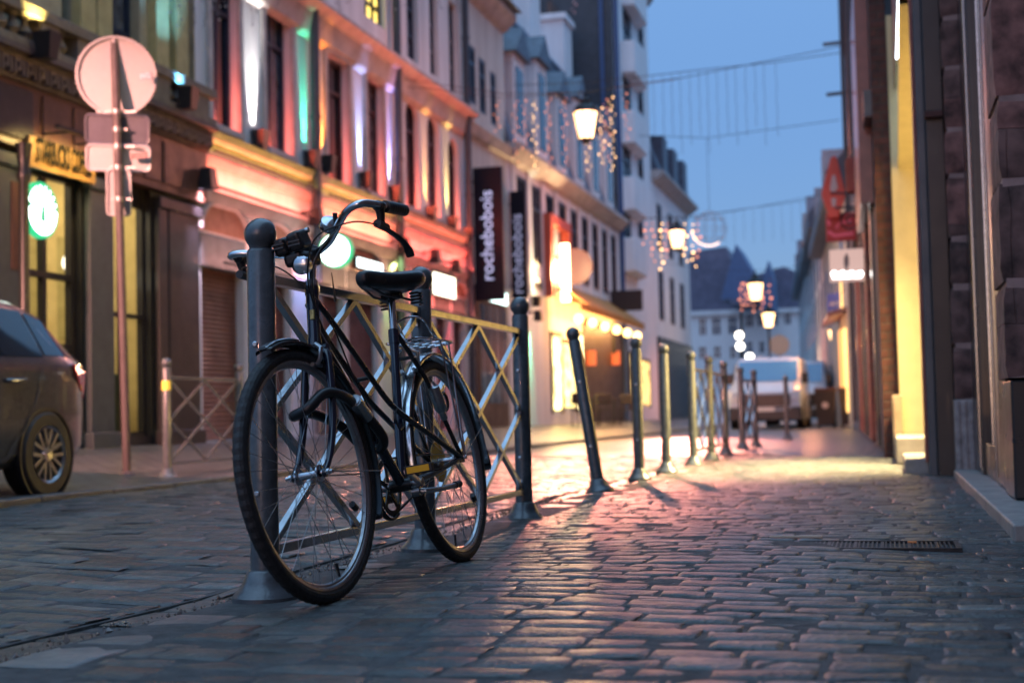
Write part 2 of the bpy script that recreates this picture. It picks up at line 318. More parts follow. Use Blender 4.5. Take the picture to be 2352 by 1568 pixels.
# ================================================================== BOLLARDS AND BARRIERS
M_steel = mat('grey street furniture paint', (.066, .082, .095), .30, var=.45, vscale=22, bump=.10, bscale=120, coat=.40)
M_rail = mat('satin galvanised barrier steel', (.44, .46, .49), .20, metal=.85, var=.15, vscale=16)
def bollard(loc, label, group='ball topped bollards along the pavement', lean=None, sc=1.0):
    global BOL
    try:
        o = copy_tree(BOL); o['label'] = label; o['group'] = group
    except NameError:
        o = BOL = empty('bollard', (0, 0, 0), label, 'bollard', group)
        s = MB(); s.lathe([(.041, .06), (.0405, .3), (.0400, .985), (.036, .992), (.030, .996)], seg=32); build(s, 'post', M_steel, o, smooth=True)
        s = MB(); s.lathe([(.030, .990), (.033, 1.0)] + [(.0465 * cos(a), 1.036 + .0465 * sin(a)) for a in np.linspace(-.72, 1.5707, 14)], seg=32); build(s, 'ball', M_steel, o, smooth=True)
        s = MB(); s.lathe([(.094, -.02), (.094, .012), (.090, .016), (.088, .02), (.076, .03), (.060, .055), (.052, .08), (.046, .085), (.0425, .087)], seg=32); build(s, 'foot', M_steel, o, smooth=True)
        for zz in (.72, .30): s = MB(); s.lathe([(.009, .0), (.009, .004), (.005, .006)], (0, -.0395, zz), (0, -1, 0), 10); build(s, 'bolt', M_rail, o)
    o.location = loc; o.rotation_euler = lean or (0, 0, RNG.uniform(-.2, .2)); o.scale = (1, 1, sc); return o
BX = -1.712
for (x, y), lab, ln in (((BX, 3.757), 'nearest grey ball topped bollard, in front of the bicycle wheel', None), ((BX, 5.21), 'grey bollard behind the bicycle saddle, between two railings', None), ((BX, 6.752), 'grey bollard that ends the railing beside the bicycle', None),
        ((-1.80, 9.08), 'bollard knocked askew, leaning left', (0, -.145, 0)), ((-1.83, 10.80), 'first upright bollard behind the leaning one', None), ((-1.80, 12.0), 'second upright bollard behind the leaning one', None),
        ((-1.78, 13.6), 'bollard at the near end of the farther railing', None), ((-1.76, 14.85), 'bollard in the middle of the farther railing', None), ((-1.80, 16.6), 'bollard at the far end of the farther railing', None), ((-1.84, 19.0), 'nearer bollard of the farthest railing by the van', None), ((-1.78, 20.3), 'farther bollard of the farthest railing by the van', None), ((-1.62, 24.5), 'thin far bollard standing in front of the van grille', None)):
    bollard((x, y, -.006), lab, lean=ln)
LBX = -6.28
bollard((LBX, 11.72, .01), 'bollard with a yellow reflector before the shop window', 'bollards across the street'); bollard((LBX, 13.22, .01), 'bollard before the roller shutter across the street', 'bollards across the street')
s = MB(); s.lathe([(.0435, .80), (.0435, .885)], (LBX, 11.72, 0), seg=24); o = build(s, 'reflector_band', mat('yellow reflective tape', (.85, .75, .12), .3), smooth=True); tag(o, 'yellow reflective band wrapped round the bollard across the street', 'reflector')
def barrier(xa, ya, xb, yb, z0, label, group):
    a, b = Vector((xa, ya, 0)), Vector((xb, yb, 0)); d = (b - a).normalized(); a += d * .043; b -= d * .043; Lh = (b - a).length; zt, zb = .905, .13
    o = empty('barrier', (xa, ya, z0), label, 'barrier', group); P = lambda t, z: a + (b - a) * t + Vector((0, 0, z + z0)); nrm = d.cross(Vector((0, 0, 1)))
    s = MB(); s.bar(P(0, zt), P(1, zt), .028, .028); build(s, 'top_rail', M_rail, o, bevel=.003)
    s = MB(); s.bar(P(0, zb), P(1, zb), .028, .028); build(s, 'bottom_rail', M_rail, o, bevel=.003)
    zm = (zt + zb) / 2; q = .014; k = 0
    for i in (0, 1):
        for (z1, z2) in ((zb + q, zm), (zm, zt - q)):
            for (u, v) in ((z1, z2), (z2, z1)):
                k += 1; e = nrm * (.0012 * (k % 2)); s = MB(); s.bar(P(i * .5, u) + e, P(i * .5 + .5, v) + e, .021, .021); build(s, 'lattice_bar', M_rail, o)
    for t in (0.0, 1.0):
        for zz in (zt - .03, zb + .03): c = P(t, zz); s = MB(); s.box(c.x - .005, c.x + .005, c.y - .012, c.y + .012, c.z - .03, c.z + .03); build(s, 'end_plate', M_rail, o)
    return o
barrier(BX, 3.757, BX, 5.21, 0, 'lattice railing directly behind the bicycle frame', 'lattice railings along the near pavement'); barrier(BX, 5.21, BX, 6.752, 0, 'lattice railing just beyond the bicycle rear wheel', 'lattice railings along the near pavement')
barrier(-1.78, 13.6, -1.76, 14.85, 0, 'distant lattice railing, nearer bay', 'lattice railings along the near pavement'); barrier(-1.76, 14.85, -1.80, 16.6, 0, 'distant lattice railing, farther bay', 'lattice railings along the near pavement'); barrier(-1.84, 19.0, -1.78, 20.3, 0, 'lattice railing farthest away, close to the van', 'lattice railings along the near pavement')
barrier(LBX, 11.72, LBX, 13.22, .01, 'lattice railing across the street before the roller shutter', 'lattice railing across the street')

# ================================================================== BICYCLE  (local x = front to rear, y = minus n, z = up along the lean)
M_frame = mat('dark blue frame enamel', (.008, .013, .032), .18, var=.25, vscale=30, coat=.6)
M_black = mat('black bicycle paint', (.010, .011, .013), .28, var=.2, vscale=40, coat=.3)
M_chrome = mat('worn chrome', (.62, .63, .66), .14, metal=1, var=.15, vscale=40)
M_alu = mat('dull alloy', (.42, .43, .45), .30, metal=1, var=.2, vscale=50)
M_rub = mat('tyre rubber', (.013, .014, .016), .62, var=.4, vscale=70, bump=.25, bscale=300)
M_wall = mat('gum tyre wall', (.030, .022, .018), .6, var=.3, vscale=60)
M_plast = mat('black plastic', (.012, .013, .015), .38, var=.2, vscale=50)
M_vinyl = mat('black saddle vinyl', (.011, .012, .014), .30, var=.25, vscale=35, bump=.08, bscale=200)
M_amber = mat('amber reflector', (.85, .45, .02), .25)
bike = empty('bicycle', (0, 0, 0), 'old dark blue step-through bicycle leaning on the railing', 'bicycle')
B = lambda u, w, n=0.0: Vector((u, -n, w))
WR = .350; WB = 1.077; ST = radians(4.43)
def steer(p):
    u, n = p.x - .03, -p.y; return Vector((.03 + u * cos(ST) - n * sin(ST), -(u * sin(ST) + n * cos(ST)), p.z))
def wheel(cu, front):
    T = steer if front else (lambda p: p); seg = 150; TR = .0195; Rc = WR - TR
    C = lambda r, a, n: T(B(cu + r * cos(a), .350 + r * sin(a), n))
    s = MB(); R = []
    for k in range(seg):
        a = 2 * pi * k / seg; kn = .0022 if k % 2 else 0
        R.append([C(Rc + (TR + (kn if abs(cos(t)) < 2 and cos(t) > .35 else 0)) * cos(t), a, TR * sin(t)) for t in [2 * pi * j / 14 for j in range(14)]])
    R.append(R[0]); s.loft(R, caps=False); ty = None
    wh = MB(); pr = [(.312, -.0135), (.318, -.014), (.318, -.0115), (.300, -.007), (.296, 0), (.300, .007), (.318, .0115), (.318, .014), (.312, .0135), (.306, .009), (.3025, 0), (.306, -.009)]
    RR = [[C(r, 2 * pi * k / 120, n) for r, n in pr] for k in range(121)]; wh.loft(RR, caps=False)
    rim = build(wh, 'wheel', M_alu, bike, smooth=True)
    build(s, 'tyre', M_rub, rim, smooth=False)
    s = MB()
    for sg in (-1, 1): s.loft([[C(.3165 + e, 2 * pi * k / 90, sg * n) for e, n in ((0, .0142), (.012, .0176), (.012, .0184), (0, .0152))] for k in range(91)], caps=False)
    build(s, 'tyre_wall', M_wall, rim, smooth=True)
    s = MB(); A = T(B(cu, .35, 1)) - T(B(cu, .35, 0)); c0 = T(B(cu, .35, 0)); hw = .034
    s.lathe([(.006, -.055), (.0075, -.052), (.0075, -hw - .006), (.024, -hw - .002), (.024, -hw + .002), (.012, -hw + .006), (.011, 0), (.012, hw - .006), (.024, hw - .002), (.024, hw + .002), (.0075, hw + .006), (.0075, .052), (.006, .055)], c0, A, 20)
    s.lathe([(.009, .055), (.009, .064), (.006, .066), (.006, .074)], c0, A, 6); s.lathe([(.009, -.055), (.009, -.064), (.006, -.066), (.006, -.074)], c0, A, 6)
    build(s, 'hub', M_chrome, rim, smooth=True)
    s = MB(); nsp = 36
    for k in range(nsp):
        a = 2 * pi * (k + .5) / nsp; sg = 1 if k % 2 else -1; tw = radians(62) * (1 if (k // 2) % 2 else -1)
        s.tube([C(.022, a + tw, sg * hw), C(.300, a, sg * .003)], .00105, 5)
    build(s, 'spokes', M_alu, rim)
    s = MB(); va = radians(-75 if front else -100); s.tube([C(.302, va, 0), C(.262, va, 0)], .0032, 8); s.tube([C(.275, va, 0), C(.258, va, 0)], .0046, 8); build(s, 'valve', M_plast, rim, smooth=True)
    s = MB(); ra = radians(-28 if front else -40); p = C(.235, ra, .012); q = C(.205, ra, .016); s.tube([p, q], .010, 8); build(s, 'spoke_clip', M_plast, rim, smooth=True)
wheel(0.0, True); wheel(WB, False)
def tb(name, pts, r, m, seg=12, par=bike, **k):
    s = MB(); s.tube(pts, r, seg, **k); return build(s, name, m, par, smooth=True)
def bez(a, b, c, d, n=12): return [a * (1 - t) ** 3 + b * 3 * t * (1 - t) ** 2 + c * 3 * t * t * (1 - t) + d * t ** 3 for t in [i / n for i in range(n + 1)]]
def crom(P, n=6):
    out = []
    for i in range(len(P) - 1):
        p0, p1, p2, p3 = P[max(i - 1, 0)], P[i], P[i + 1], P[min(i + 2, len(P) - 1)]
        for k in range(n):
            t = k / n; out.append(.5 * ((2 * p1) + (p2 - p0) * t + (2 * p0 - 5 * p1 + 4 * p2 - p3) * t * t + (3 * p1 - p0 - 3 * p2 + p3) * t ** 3))
    return out + [P[-1]]
HB, HT = B(.165, .725), B(.205, .882); BBc = B(.640, .288); STt = B(.785, .790); AX = lambda n: B(WB, .350, n)
# frame
s = MB(); s.tube([HB - (HT - HB) * .05, HT + (HT - HB) * .02], .0185, 20); s.tube([HB - (HT - HB) * .08, HB + (HT - HB) * .06], .021, 20); s.tube([HT - (HT - HB) * .08, HT + (HT - HB) * .06], .021, 20)
s.tube([HB + (HT - HB) * .22, BBc], .0165, 20)                                                     # down tube
s.tube([BBc, STt], .0148, 20); s.tube([STt - B(.012, .045), STt + B(.001, .004)], .0175, 20)       # seat tube and its collar
fr = build(s, 'frame', M_frame, bike, smooth=True)
s = MB()
for sg in (1, -1):
    pts = [B(.195, .842, .016 * sg), B(.30, .755, .024 * sg), B(.45, .640, .026 * sg), B(.56, .560, .027 * sg), B(.64, .520, .028 * sg), B(.74, .480, .034 * sg), B(.90, .418, .046 * sg), AX(.056 * sg)]
    s.tube(crom(pts, 4), .0092, 12)
s.tube([B(.47, .625, -.026), B(.47, .625, .026)], .007, 10)
build(s, 'twin_tubes', M_black, fr, smooth=True)
s = MB(); s.lathe([(.021, -.036), (.021, .036)], BBc, (0, 1, 0), 20)
for sg in (1, -1):
    s.tube([BBc + B(.03, .004, .024 * sg), B(.80, .305, .032 * sg), AX(.054 * sg)], [.0115, .0105, .009], 12)
    s.tube([STt + B(0, -.012, .012 * sg), B(.90, .63, .04 * sg), AX(.057 * sg)], [.0085, .008, .0075], 12)
    s.box(WB - .022, WB + .018, -.057 * sg - .0025, -.057 * sg + .0025, .335, .372)
s.tube([B(.84, .70, -.035), B(.84, .70, .035)], .0065, 10); build(s, 'stays', M_black, fr, smooth=True)
s = MB()
for (t, ln) in ((.30, .05), (.42, .03), (.50, .07), (.62, .03)):
    a = HB + (HT - HB) * .22; p = a + (BBc - a) * t; d = (BBc - a).normalized(); s.bar(p, p + d * ln, .020, .028, (0, 1, 0))
build(s, 'decals', mat('worn pale lettering', (.35, .38, .42), .4, var=.8, vscale=90), fr)
s = MB(); s.bar(HB + (HT - HB) * .42 + B(-.014, 0, 0.006), HB + (HT - HB) * .60 + B(-.014, 0, .006), .016, .012, (0, 1, 0)); build(s, 'head_badge', mat('enamel badge', (.5, .42, .12), .3, var=.8, vscale=120), fr)
# fork
s = MB()
for sg in (1, -1): s.tube([steer(p) for p in crom([B(.155, .700, .020 * sg), B(.140, .655, .038 * sg), B(.095, .50, .047 * sg), B(.045, .40, .049 * sg), B(.0, .352, .049 * sg)], 5)], [.0125] * 6 + [.012] * 5 + [.011] * 5 + [.009] * 5, 12)
s.tube([steer(B(.156, .703, -.034)), steer(B(.156, .703, .034))], .0125, 12)
for sg in (1, -1): s.lathe([(.013, -.004), (.013, .004)], steer(B(0, .350, .049 * sg)), (0, 1, 0), 12)
build(s, 'fork', M_frame, bike, smooth=True)
tb('headset', [HT + (HT - HB) * .04, HT + (HT - HB) * .17], .019, M_chrome); 
# fenders
def fender(cu, r, a0, a1, wdt, front, name, m, cap=None):
    T = steer if front else (lambda p: p); n = 48; rows = []
    for i in range(n + 1):
        a = radians(a0 + (a1 - a0) * i / n); rows.append([T(B(cu + (r - dr) * cos(a), .35 + (r - dr) * sin(a), nn)) for nn, dr in ((-wdt, .014), (-wdt * .9, .004), (-wdt * .45, 0), (0, -.001), (wdt * .45, 0), (wdt * .9, .004), (wdt, .014))])
    s = MB(); s.grid(rows); o = build(s, name, m, bike, smooth=True); md = o.modifiers.new('thick', 'SOLIDIFY'); md.thickness = .0016; return o
ff = fender(0, .374, 112, -24, .026, True, 'front_fender', M_black)
s = MB(); s.tube([steer(B(.374 * cos(radians(a)), .35 + .377 * sin(radians(a)), 0)) for a in range(84, 113, 4)], .0135, 10, flat=(.30, 1)); build(s, 'nose_trim', M_chrome, ff, smooth=True)
s = MB()
for sg in (1, -1): s.tube([steer(B(0, .352, .056 * sg)), steer(B(.366 * cos(radians(-2)), .35 + .366 * sin(radians(-2)), .027 * sg))], .0021, 6)
build(s, 'fender_stays', M_alu, ff)
rf = fender(WB, .378, 186, -4, .028, False, 'rear_fender', M_chrome)
s = MB()
for sg in (1, -1): s.tube([AX(.062 * sg), B(WB + .370 * cos(.30), .35 + .370 * sin(.30), .028 * sg)], .0022, 6)
build(s, 'fender_stays', M_alu, rf)
s = MB(); s.grid([[B(WB + r * cos(a), .35 + r * sin(a), nn) for nn in (-.024, 0, .024)] for r, a in ((.382, .07), (.392, .0), (.397, -.09), (.392, -.13))]); o = build(s, 'mud_flap', M_plast, rf); o.modifiers.new('thick', 'SOLIDIFY').thickness = .004
# saddle, post
tb('seat_post', [STt, B(.826, .930)], .0128, M_chrome, 16)
rings = []
for u, hw, top, bot in ((u_ + .03, h_, t_ + .02, b_ + .014) for u_, h_, t_, b_ in ((.553, .012, .944, .925), (.560, .024, .956, .912), (.60, .033, .965, .902), (.66, .040, .966, .900), (.72, .056, .966, .900), (.77, .080, .970, .900), (.82, .097, .977, .902), (.87, .102, .982, .908), (.905, .090, .980, .918), (.925, .055, .972, .932))):
    mid = (top + bot) / 2; th = (top - bot) / 2; rg = []
    for k in range(20):
        a = 2 * pi * k / 20; c, sn = cos(a), sin(a); px = hw * math.copysign(abs(c) ** .75, c); pz = th * math.copysign(abs(sn) ** .8, sn)
        rg.append(B(u, mid + pz - (.006 * (1 - (px / hw) ** 2) if sn > 0 and u > .6 else 0), px))
    rings.append(rg)
s = MB(); s.loft(rings); sad = build(s, 'saddle', M_vinyl, bike, smooth=True); sad.modifiers.new('sub', 'SUBSURF').levels = 1; sad.modifiers['sub'].render_levels = 2
s = MB()
for sg in (1, -1):
    s.tube([B(.63, .922, .012 * sg), B(.71, .902, .02 * sg), B(.83, .902, .024 * sg), B(.89, .892, .045 * sg)], .0042, 8)
    s.tube([B(.900 + .019 * cos(t * .9), .876 + .0035 * t / 2.2, .055 * sg + .019 * sin(t * .9)) for t in np.linspace(0, 28, 60)], .0035, 6)
s.tube([B(.822, .910, -.034), B(.822, .910, .034)], .015, 12)
build(s, 'springs', M_plast, sad, smooth=True)
# stem and bars
tb('stem', [HT + (HT - HB) * .1, B(.245, .985), B(.248, 1.000)], .0125, M_chrome, 16)
near = [B(.246, .997, 0), B(.238, .998, .03), B(.200, 1.012, .085), B(.125, 1.036, .150), B(.055, 1.052, .212), B(.045, 1.060, .256), B(.085, 1.060, .277), B(.16, 1.063, .281), B(.31, 1.071, .283)]
far = [B(.246, .997, 0), B(.248, .998, -.03), B(.240, 1.008, -.085), B(.205, 1.022, -.150), B(.188, 1.032, -.195), B(.190, 1.036, -.228), B(.22, 1.036, -.245), B(.29, 1.040, -.25), B(.43, 1.048, -.25)]
s = MB(); s.tube(crom(far[::-1] + near[1:], 6), .0112, 14); hb = build(s, 'handlebar', M_chrome, bike, smooth=True)
for q in (near, far):
    d = (q[8] - q[7]); n = 26; s = MB(); s.tube([q[7] + d * t for t in np.linspace(.05, 1.02, n)], [.0165 + (.0017 if k % 3 == 0 else 0) if 1 < k < n - 2 else .0175 for k in range(n)], 16, flat=(1.0, .9)); build(s, 'grip', M_plast, hb, smooth=True)
    sg = 1 if q is near else -1; a = q[6]; dn = B(0, -1, -.12 * sg)
    s = MB(); s.tube([a + B(.045, .006, 0), a + B(.05, -.02, 0), a + B(.052, -.052, -.004 * sg)], [.016, .013, .011], 10); s.tube([a + B(.02, -.052, -.004 * sg), a + B(.085, -.056, -.004 * sg)], .0125, 10); s.tube([a + B(.032, 0, 0), a + B(.062, .001, 0)], .0155, 12)
    s.tube(crom([a + B(.04, -.056, 0), a + B(.10, -.066, -.002 * sg), a + B(.16, -.078, 0), a + B(.205, -.10, .003 * sg), a + B(.222, -.128, .004 * sg)], 4), [.0075] * 8 + [.0085] * 5 + [.011] * 4, 8, flat=(.62, 1.25)); build(s, 'brake_lever', M_plast, hb, smooth=True)
s = MB(); pb = B(.160, 1.048, .108); s.lathe([(.006, -.022), (.009, -.012), (.030, -.010), (.031, 0), (.027, .012), (.014, .019), (.002, .021)], pb, (-.5, -.55, .55), 24); build(s, 'bell', M_chrome, hb, smooth=True)
tb('bell_thumb', [B(.150, 1.030, .128), B(.135, 1.072, .140)], .007, M_plast, 8)
# lamp bracket block on the bars
s = MB()
def rbox(u0, u1, w0, w1, n0, n1): s.box(u0, u1, -n1, -n0, w0, w1)
def tilted(u0, u1, w0, w1, n0, n1, a):
    c = B((u0 + u1) / 2, (w0 + w1) / 2, (n0 + n1) / 2); M = Matrix.Translation(c) @ Matrix.Rotation(a, 4, 'Y') @ Matrix.Rotation(a * .6, 4, 'X') @ Matrix.Translation(-c); s.box(u0, u1, -n1, -n0, w0, w1, M)
tilted(.095, .165, .985, 1.036, -.052, -.010, -.25); tilted(.090, .165, .990, 1.046, -.002, .042, -.25); tilted(.112, .205, .950, .990, -.032, .026, -.1); tilted(.190, .262, .957, 1.018, -.022, .022, 0)
lb = build(s, 'lamp_bracket', M_plast, bike, bevel=.012, seg=3)
for q in (-.031, .020):
    for k in range(3): s = MB(); s.bar(B(.088 + .004 * k, 1.000 + k * .012, q - .018), B(.088 + .004 * k, 1.000 + k * .012, q + .018), .004, .004); build(s, 'rib', M_black, lb)
s = MB(); s.tube([B(.12, 1.04, .05), B(.12, 1.04, .058)], .008, 12); build(s, 'clamp_bolt', M_chrome, lb, smooth=True)
s = MB(); s.lathe([(.006, -.02), (.026, -.012), (.028, .012), (.020, .018)], B(.125, .945, .02), (-1, 0, -.1), 20); build(s, 'headlamp', M_chrome, lb, smooth=True)
# cables
s = MB()
for P in ([B(.10, 1.005, .272), B(.02, 1.01, .23), B(.02, .99, .12), B(.08, .90, .05), B(.13, .80, .035), B(.12, .71, .03)], [B(.25, .995, -.235), B(.19, .99, -.19), B(.12, .95, -.05), B(.17, .84, .03), B(.25, .76, .03), B(.38, .62, .012), B(.52, .45, .012)],
          [B(.13, 1.03, .15), B(.06, .94, .09), B(.10, .83, .05), B(.20, .72, .03), B(.34, .61, .02)], [B(.62, .53, .035), B(.58, .50, .04), B(.60, .46, .04), B(.66, .47, .03)]):
    s.tube(crom(P, 8), .0026, 7)
build(s, 'cables', M_plast, bike, smooth=True)
s = MB(); s.tube([B(.255, .842, .045), B(.262, .930, .045)], [.0042, .0012], 8); build(s, 'cable_end', M_plast, bike)
# brakes
s = MB()
for sg in (1, -1):
    s.tube([steer(B(.118, .715, .018 * sg)), steer(B(.108, .700, .038 * sg)), steer(B(.100, .668, .034 * sg)), steer(B(.098, .655, .024 * sg))], .0065, 8); s.tube([steer(B(.075, .655, .021 * sg)), steer(B(.125, .652, .021 * sg))], .0065, 8)
build(s, 'front_brake', M_alu, bike, smooth=True)
s = MB()
for sg in (1, -1):
    s.tube([B(.855, .735, .014 * sg), B(.86, .715, .042 * sg), B(.87, .672, .036 * sg), B(.873, .655, .022 * sg)], .0065, 8); s.tube([B(.85, .662, .022 * sg), B(.90, .640, .022 * sg)], .0065, 8)
build(s, 'rear_brake', M_alu, bike, smooth=True)
# transmission
s = MB(); nt_ = 44; rr = []
for k in range(nt_ * 2):
    a = 2 * pi * k / (nt_ * 2); r = .093 if k % 2 else .088; rr.append((r * cos(a), r * sin(a)))
outer = [B(.640 + x, .288 + y, -.046) for x, y in rr]; inner = [B(.640 + .074 * cos(2 * pi * k / (nt_ * 2)), .288 + .074 * sin(2 * pi * k / (nt_ * 2)), -.046) for k in range(nt_ * 2)]; o2 = [p + B(0, 0, .004) for p in outer]; i2 = [p + B(0, 0, .004) for p in inner]
N2 = nt_ * 2; s.add(outer + inner + o2 + i2, [f for k in range(N2) for f in ((k, (k + 1) % N2, N2 + (k + 1) % N2, N2 + k), (2 * N2 + k, 3 * N2 + k, 3 * N2 + (k + 1) % N2, 2 * N2 + (k + 1) % N2), (k, 2 * N2 + k, 2 * N2 + (k + 1) % N2, (k + 1) % N2), (N2 + k, N2 + (k + 1) % N2, 3 * N2 + (k + 1) % N2, 3 * N2 + k))])
for k in range(5):
    a = 2 * pi * k / 5 + .3; s.bar(B(.640 + .015 * cos(a), .288 + .015 * sin(a), -.046), B(.640 + .078 * cos(a), .288 + .078 * sin(a), -.046), .004, .015, (sin(a) * -1, 0, cos(a)))
build(s, 'chainring', M_plast, bike)
s = MB(); s.tube([B(.640 + .100 * cos(a), .288 + .100 * sin(a), -.052) for a in np.linspace(radians(60), radians(300), 40)], .010, 8, flat=(.5, 1)); build(s, 'chain_guard', M_plast, bike, smooth=True)
s = MB(); s.lathe([(.010, -.001), (.070, -.001), (.070, .001), (.010, .001)], B(WB, .35, -.030), (0, 1, 0), 40); build(s, 'spoke_protector', mat('plastic disc with gold light', (.65, .36, .06), .25), bike, smooth=True)  # gold light on the disc put into its base colour
s = MB()
for k in range(5): s.lathe([(.010, -.001), (.042 - .005 * k, -.001), (.042 - .005 * k, .001), (.010, .001)], B(WB, .35, -.036 - .0045 * k), (0, 1, 0), 28)
build(s, 'sprockets', M_alu, bike)
s = MB()
for sg in (1, -1): s.tube([B(.640, .288 + .090 * sg, -.045), B(WB, .35 + .034 * sg, -.045)], .0042, 6)
s.tube([B(WB + .034 * cos(a), .35 + .034 * sin(a), -.045) for a in np.linspace(-pi / 2, pi / 2, 9)], .0042, 6)
build(s, 'chain', M_iron, bike)
for sg, du, dw in ((1, -.168, .036), (-1, .168, -.036)):
    s = MB(); a = B(.640, .288, .060 * sg); b = a + B(du, dw, .030 * sg); s.tube([a, a + (b - a) * .5, b], [.0135, .0105, .0115], 10, flat=(1, .7)); s.lathe([(.014, -.012), (.014, .012)], a, (0, 1, 0), 14); s.tube([B(.64, .288, .02 * sg), a + B(0, 0, .012 * sg)], .0085, 10)
    cr = build(s, 'crank', M_alu, bike, smooth=True)
    c = b + B(0, 0, .058 * sg); s = MB()
    for q in (-.040, .040): s.box(c.x + q - .011, c.x + q + .011, c.y - .045, c.y + .045, c.z - .0135, c.z + .0135)
    s.tube([b, b + B(0, 0, .110 * sg)], .0075, 10); s.box(c.x - .03, c.x + .03, c.y - .046, c.y - .034, c.z - .010, c.z + .010); s.box(c.x - .03, c.x + .03, c.y + .034, c.y + .046, c.z - .010, c.z + .010); pd = build(s, 'pedal', M_plast, cr, bevel=.003)
    s = MB()
    for q in (-.0525, .0515): s.box(c.x + q, c.x + q + .001, c.y - .036, c.y + .036, c.z - .0095, c.z + .0095)
    build(s, 'pedal_reflectors', M_amber, cr)
# kickstand, rack, dynamo
s = MB(); s.tube([B(.655, .262, .030), B(.66, .258, .062), B(.78, .256, .078), B(.905, .262, .086)], [.010, .0095, .0085, .0085], 10); s.lathe([(.017, -.014), (.017, .014)], B(.655, .262, .040), (0, 1, 0), 14); ks = build(s, 'kickstand', M_alu, bike, smooth=True)
s = MB(); s.tube([B(.885, .261, .085), B(.925, .264, .087)], .012, 10); build(s, 'rubber_foot', M_rub, ks, smooth=True)
s = MB(); z = .760; ol = crom([B(.835, z - .004, -.030), B(.85, z, -.055), B(1.05, z, -.062), B(1.17, z, -.058), B(1.205, z, -.03), B(1.205, z, .03), B(1.17, z, .058), B(1.05, z, .062), B(.85, z, .055), B(.835, z - .004, .030)], 5); s.tube(ol, .0042, 8, closed=True)
for u in (.87, .94, 1.01, 1.08, 1.15): s.tube([B(u, z, -.058), B(u, z, .058)], .003, 6)
for n in (-.02, .02): s.tube([B(.84, z, n), B(1.20, z, n)], .003, 6)
for sg in (1, -1):
    s.tube([B(1.05, z, .060 * sg), AX(.067 * sg)], .0034, 7); s.tube([B(1.13, z, .060 * sg), AX(.067 * sg) + B(.01, .01)], .0034, 7); s.tube([B(.86, z, .03 * sg), B(.80, .755, .018 * sg)], .0034, 7)
rk = build(s, 'rack', M_chrome, bike, smooth=True)
s = MB(); s.tube(crom([B(.80, .812, .0), B(.86, .835, .03), B(.95, .832, .045), B(1.0, .79, .050), B(1.05, .768, .052)], 6), .0036, 8); s.tube(crom([B(.80, .812, .0), B(.86, .835, -.03), B(.95, .832, -.045), B(1.0, .79, -.050), B(1.05, .768, -.052)], 6), .0036, 8); build(s, 'spring_clip', M_chrome, rk, smooth=True)
s = MB(); a, b = B(.925, .600, .052), B(.958, .492, .060); d = (b - a).normalized(); s.lathe([(.010, -.012), (.013, 0), (.020, .006), (.0215, .05), (.021, .082), (.016, .088), (.016, .094), (.011, .096), (.011, .120), (.008, .124)], a, d, 20); dy = build(s, 'dynamo', M_alu, bike, smooth=True)
s = MB(); s.tube([B(.945, .545, .06) + B(cos(t) * .03 + .045, sin(t) * .030, 0) for t in np.linspace(0, 2 * pi, 20)], .005, 8); build(s, 'dynamo_bracket', M_plast, dy, smooth=True)
HD, LEAN = radians(2.984), radians(9.053)
Uv = Vector((sin(HD), cos(HD), 0)); Vv = Vector((Uv.y, -Uv.x, 0)); Zv = Vector((0, 0, 1)); Wv = Zv * cos(LEAN) - Vv * sin(LEAN); Nv = Vv * cos(LEAN) + Zv * sin(LEAN)
BM = Matrix((Uv, -Nv, Wv)).transposed().to_4x4(); BM.translation = (-1.472, 3.649, .002); bike.matrix_world = BM
lk_ = empty('bicycle_lock', (0, 0, 0), 'thick black cable lock looped round the bicycle down tube and front wheel', 'bicycle lock')
s = MB(); s.tube(crom([B(.30, .515, .045), B(.19, .555, .058), B(.07, .568, .050), B(.01, .530, .020), B(.05, .520, -.045), B(.20, .53, -.06), B(.36, .49, -.05), B(.44, .430, -.03), B(.455, .405, .02), B(.42, .430, .055), B(.36, .480, .055), B(.31, .515, .048)], 7), .0155, 12); build(s, 'cable', M_plast, lk_, smooth=True)
s = MB(); a, b = B(.33, .500, .05), B(.235, .545, .062); s.tube([a, b], .021, 16); s.lathe([(.016, 0), (.016, .004), (.006, .005)], b, b - a, 16); build(s, 'lock_barrel', M_alu, lk_, smooth=True)
lk_.matrix_world = BM
# ================================================================== LEFT-HAND BUILDINGS
M_stone = mat('pale street facade stone', (.70, .72, .73), .75, var=.22, vscale=2.2, bump=.25, bscale=30, streak=True)
M_trim = mat('facade mouldings', (.44, .42, .41), .7, var=.25, vscale=3, bump=.2, bscale=30)
M_cream = mat('cream render', (.60, .59, .55), .8, var=.2, vscale=2, bump=.15, streak=True)
M_white = mat('white painted facade', (.76, .77, .80), .7, var=.16, vscale=2, bump=.1, streak=True)
M_dwood = mat('dark shopfront timber', (.020, .019, .023), .38, var=.3, vscale=6, bump=.1, coat=.2)
M_gwood = mat('grey shopfront pilaster paint', (.055, .072, .085), .42, var=.2, vscale=5, coat=.1)
M_brown = mat('brown shopfront panel', (.085, .036, .024), .42, var=.3, vscale=5, coat=.2)
M_navy = mat('dark blue window frames', (.012, .022, .05), .4, var=.2)
M_slate = mat('slate roofing', (.06, .085, .13), .45, var=.4, vscale=7, bump=.5, bscale=25)
M_zinc = mat('zinc flashing', (.20, .26, .36), .4, metal=.3, var=.25, vscale=4)
M_pane = mat('dark window glass', (.010, .014, .018), .06, spec=.8)
M_panew = mat('window glass with net curtain', (.10, .11, .13), .12, var=.6, vscale=5, spec=.8)
M_clear = glassmat('clear shop glass')
M_lit = glow('lit yellow window', (1.0, .72, .16), 2.2)
M_pipe = mat('painted drainpipe', (.05, .065, .085), .4, var=.2)
M_lampb = mat('black lamp housing', (.008, .010, .013), .4)
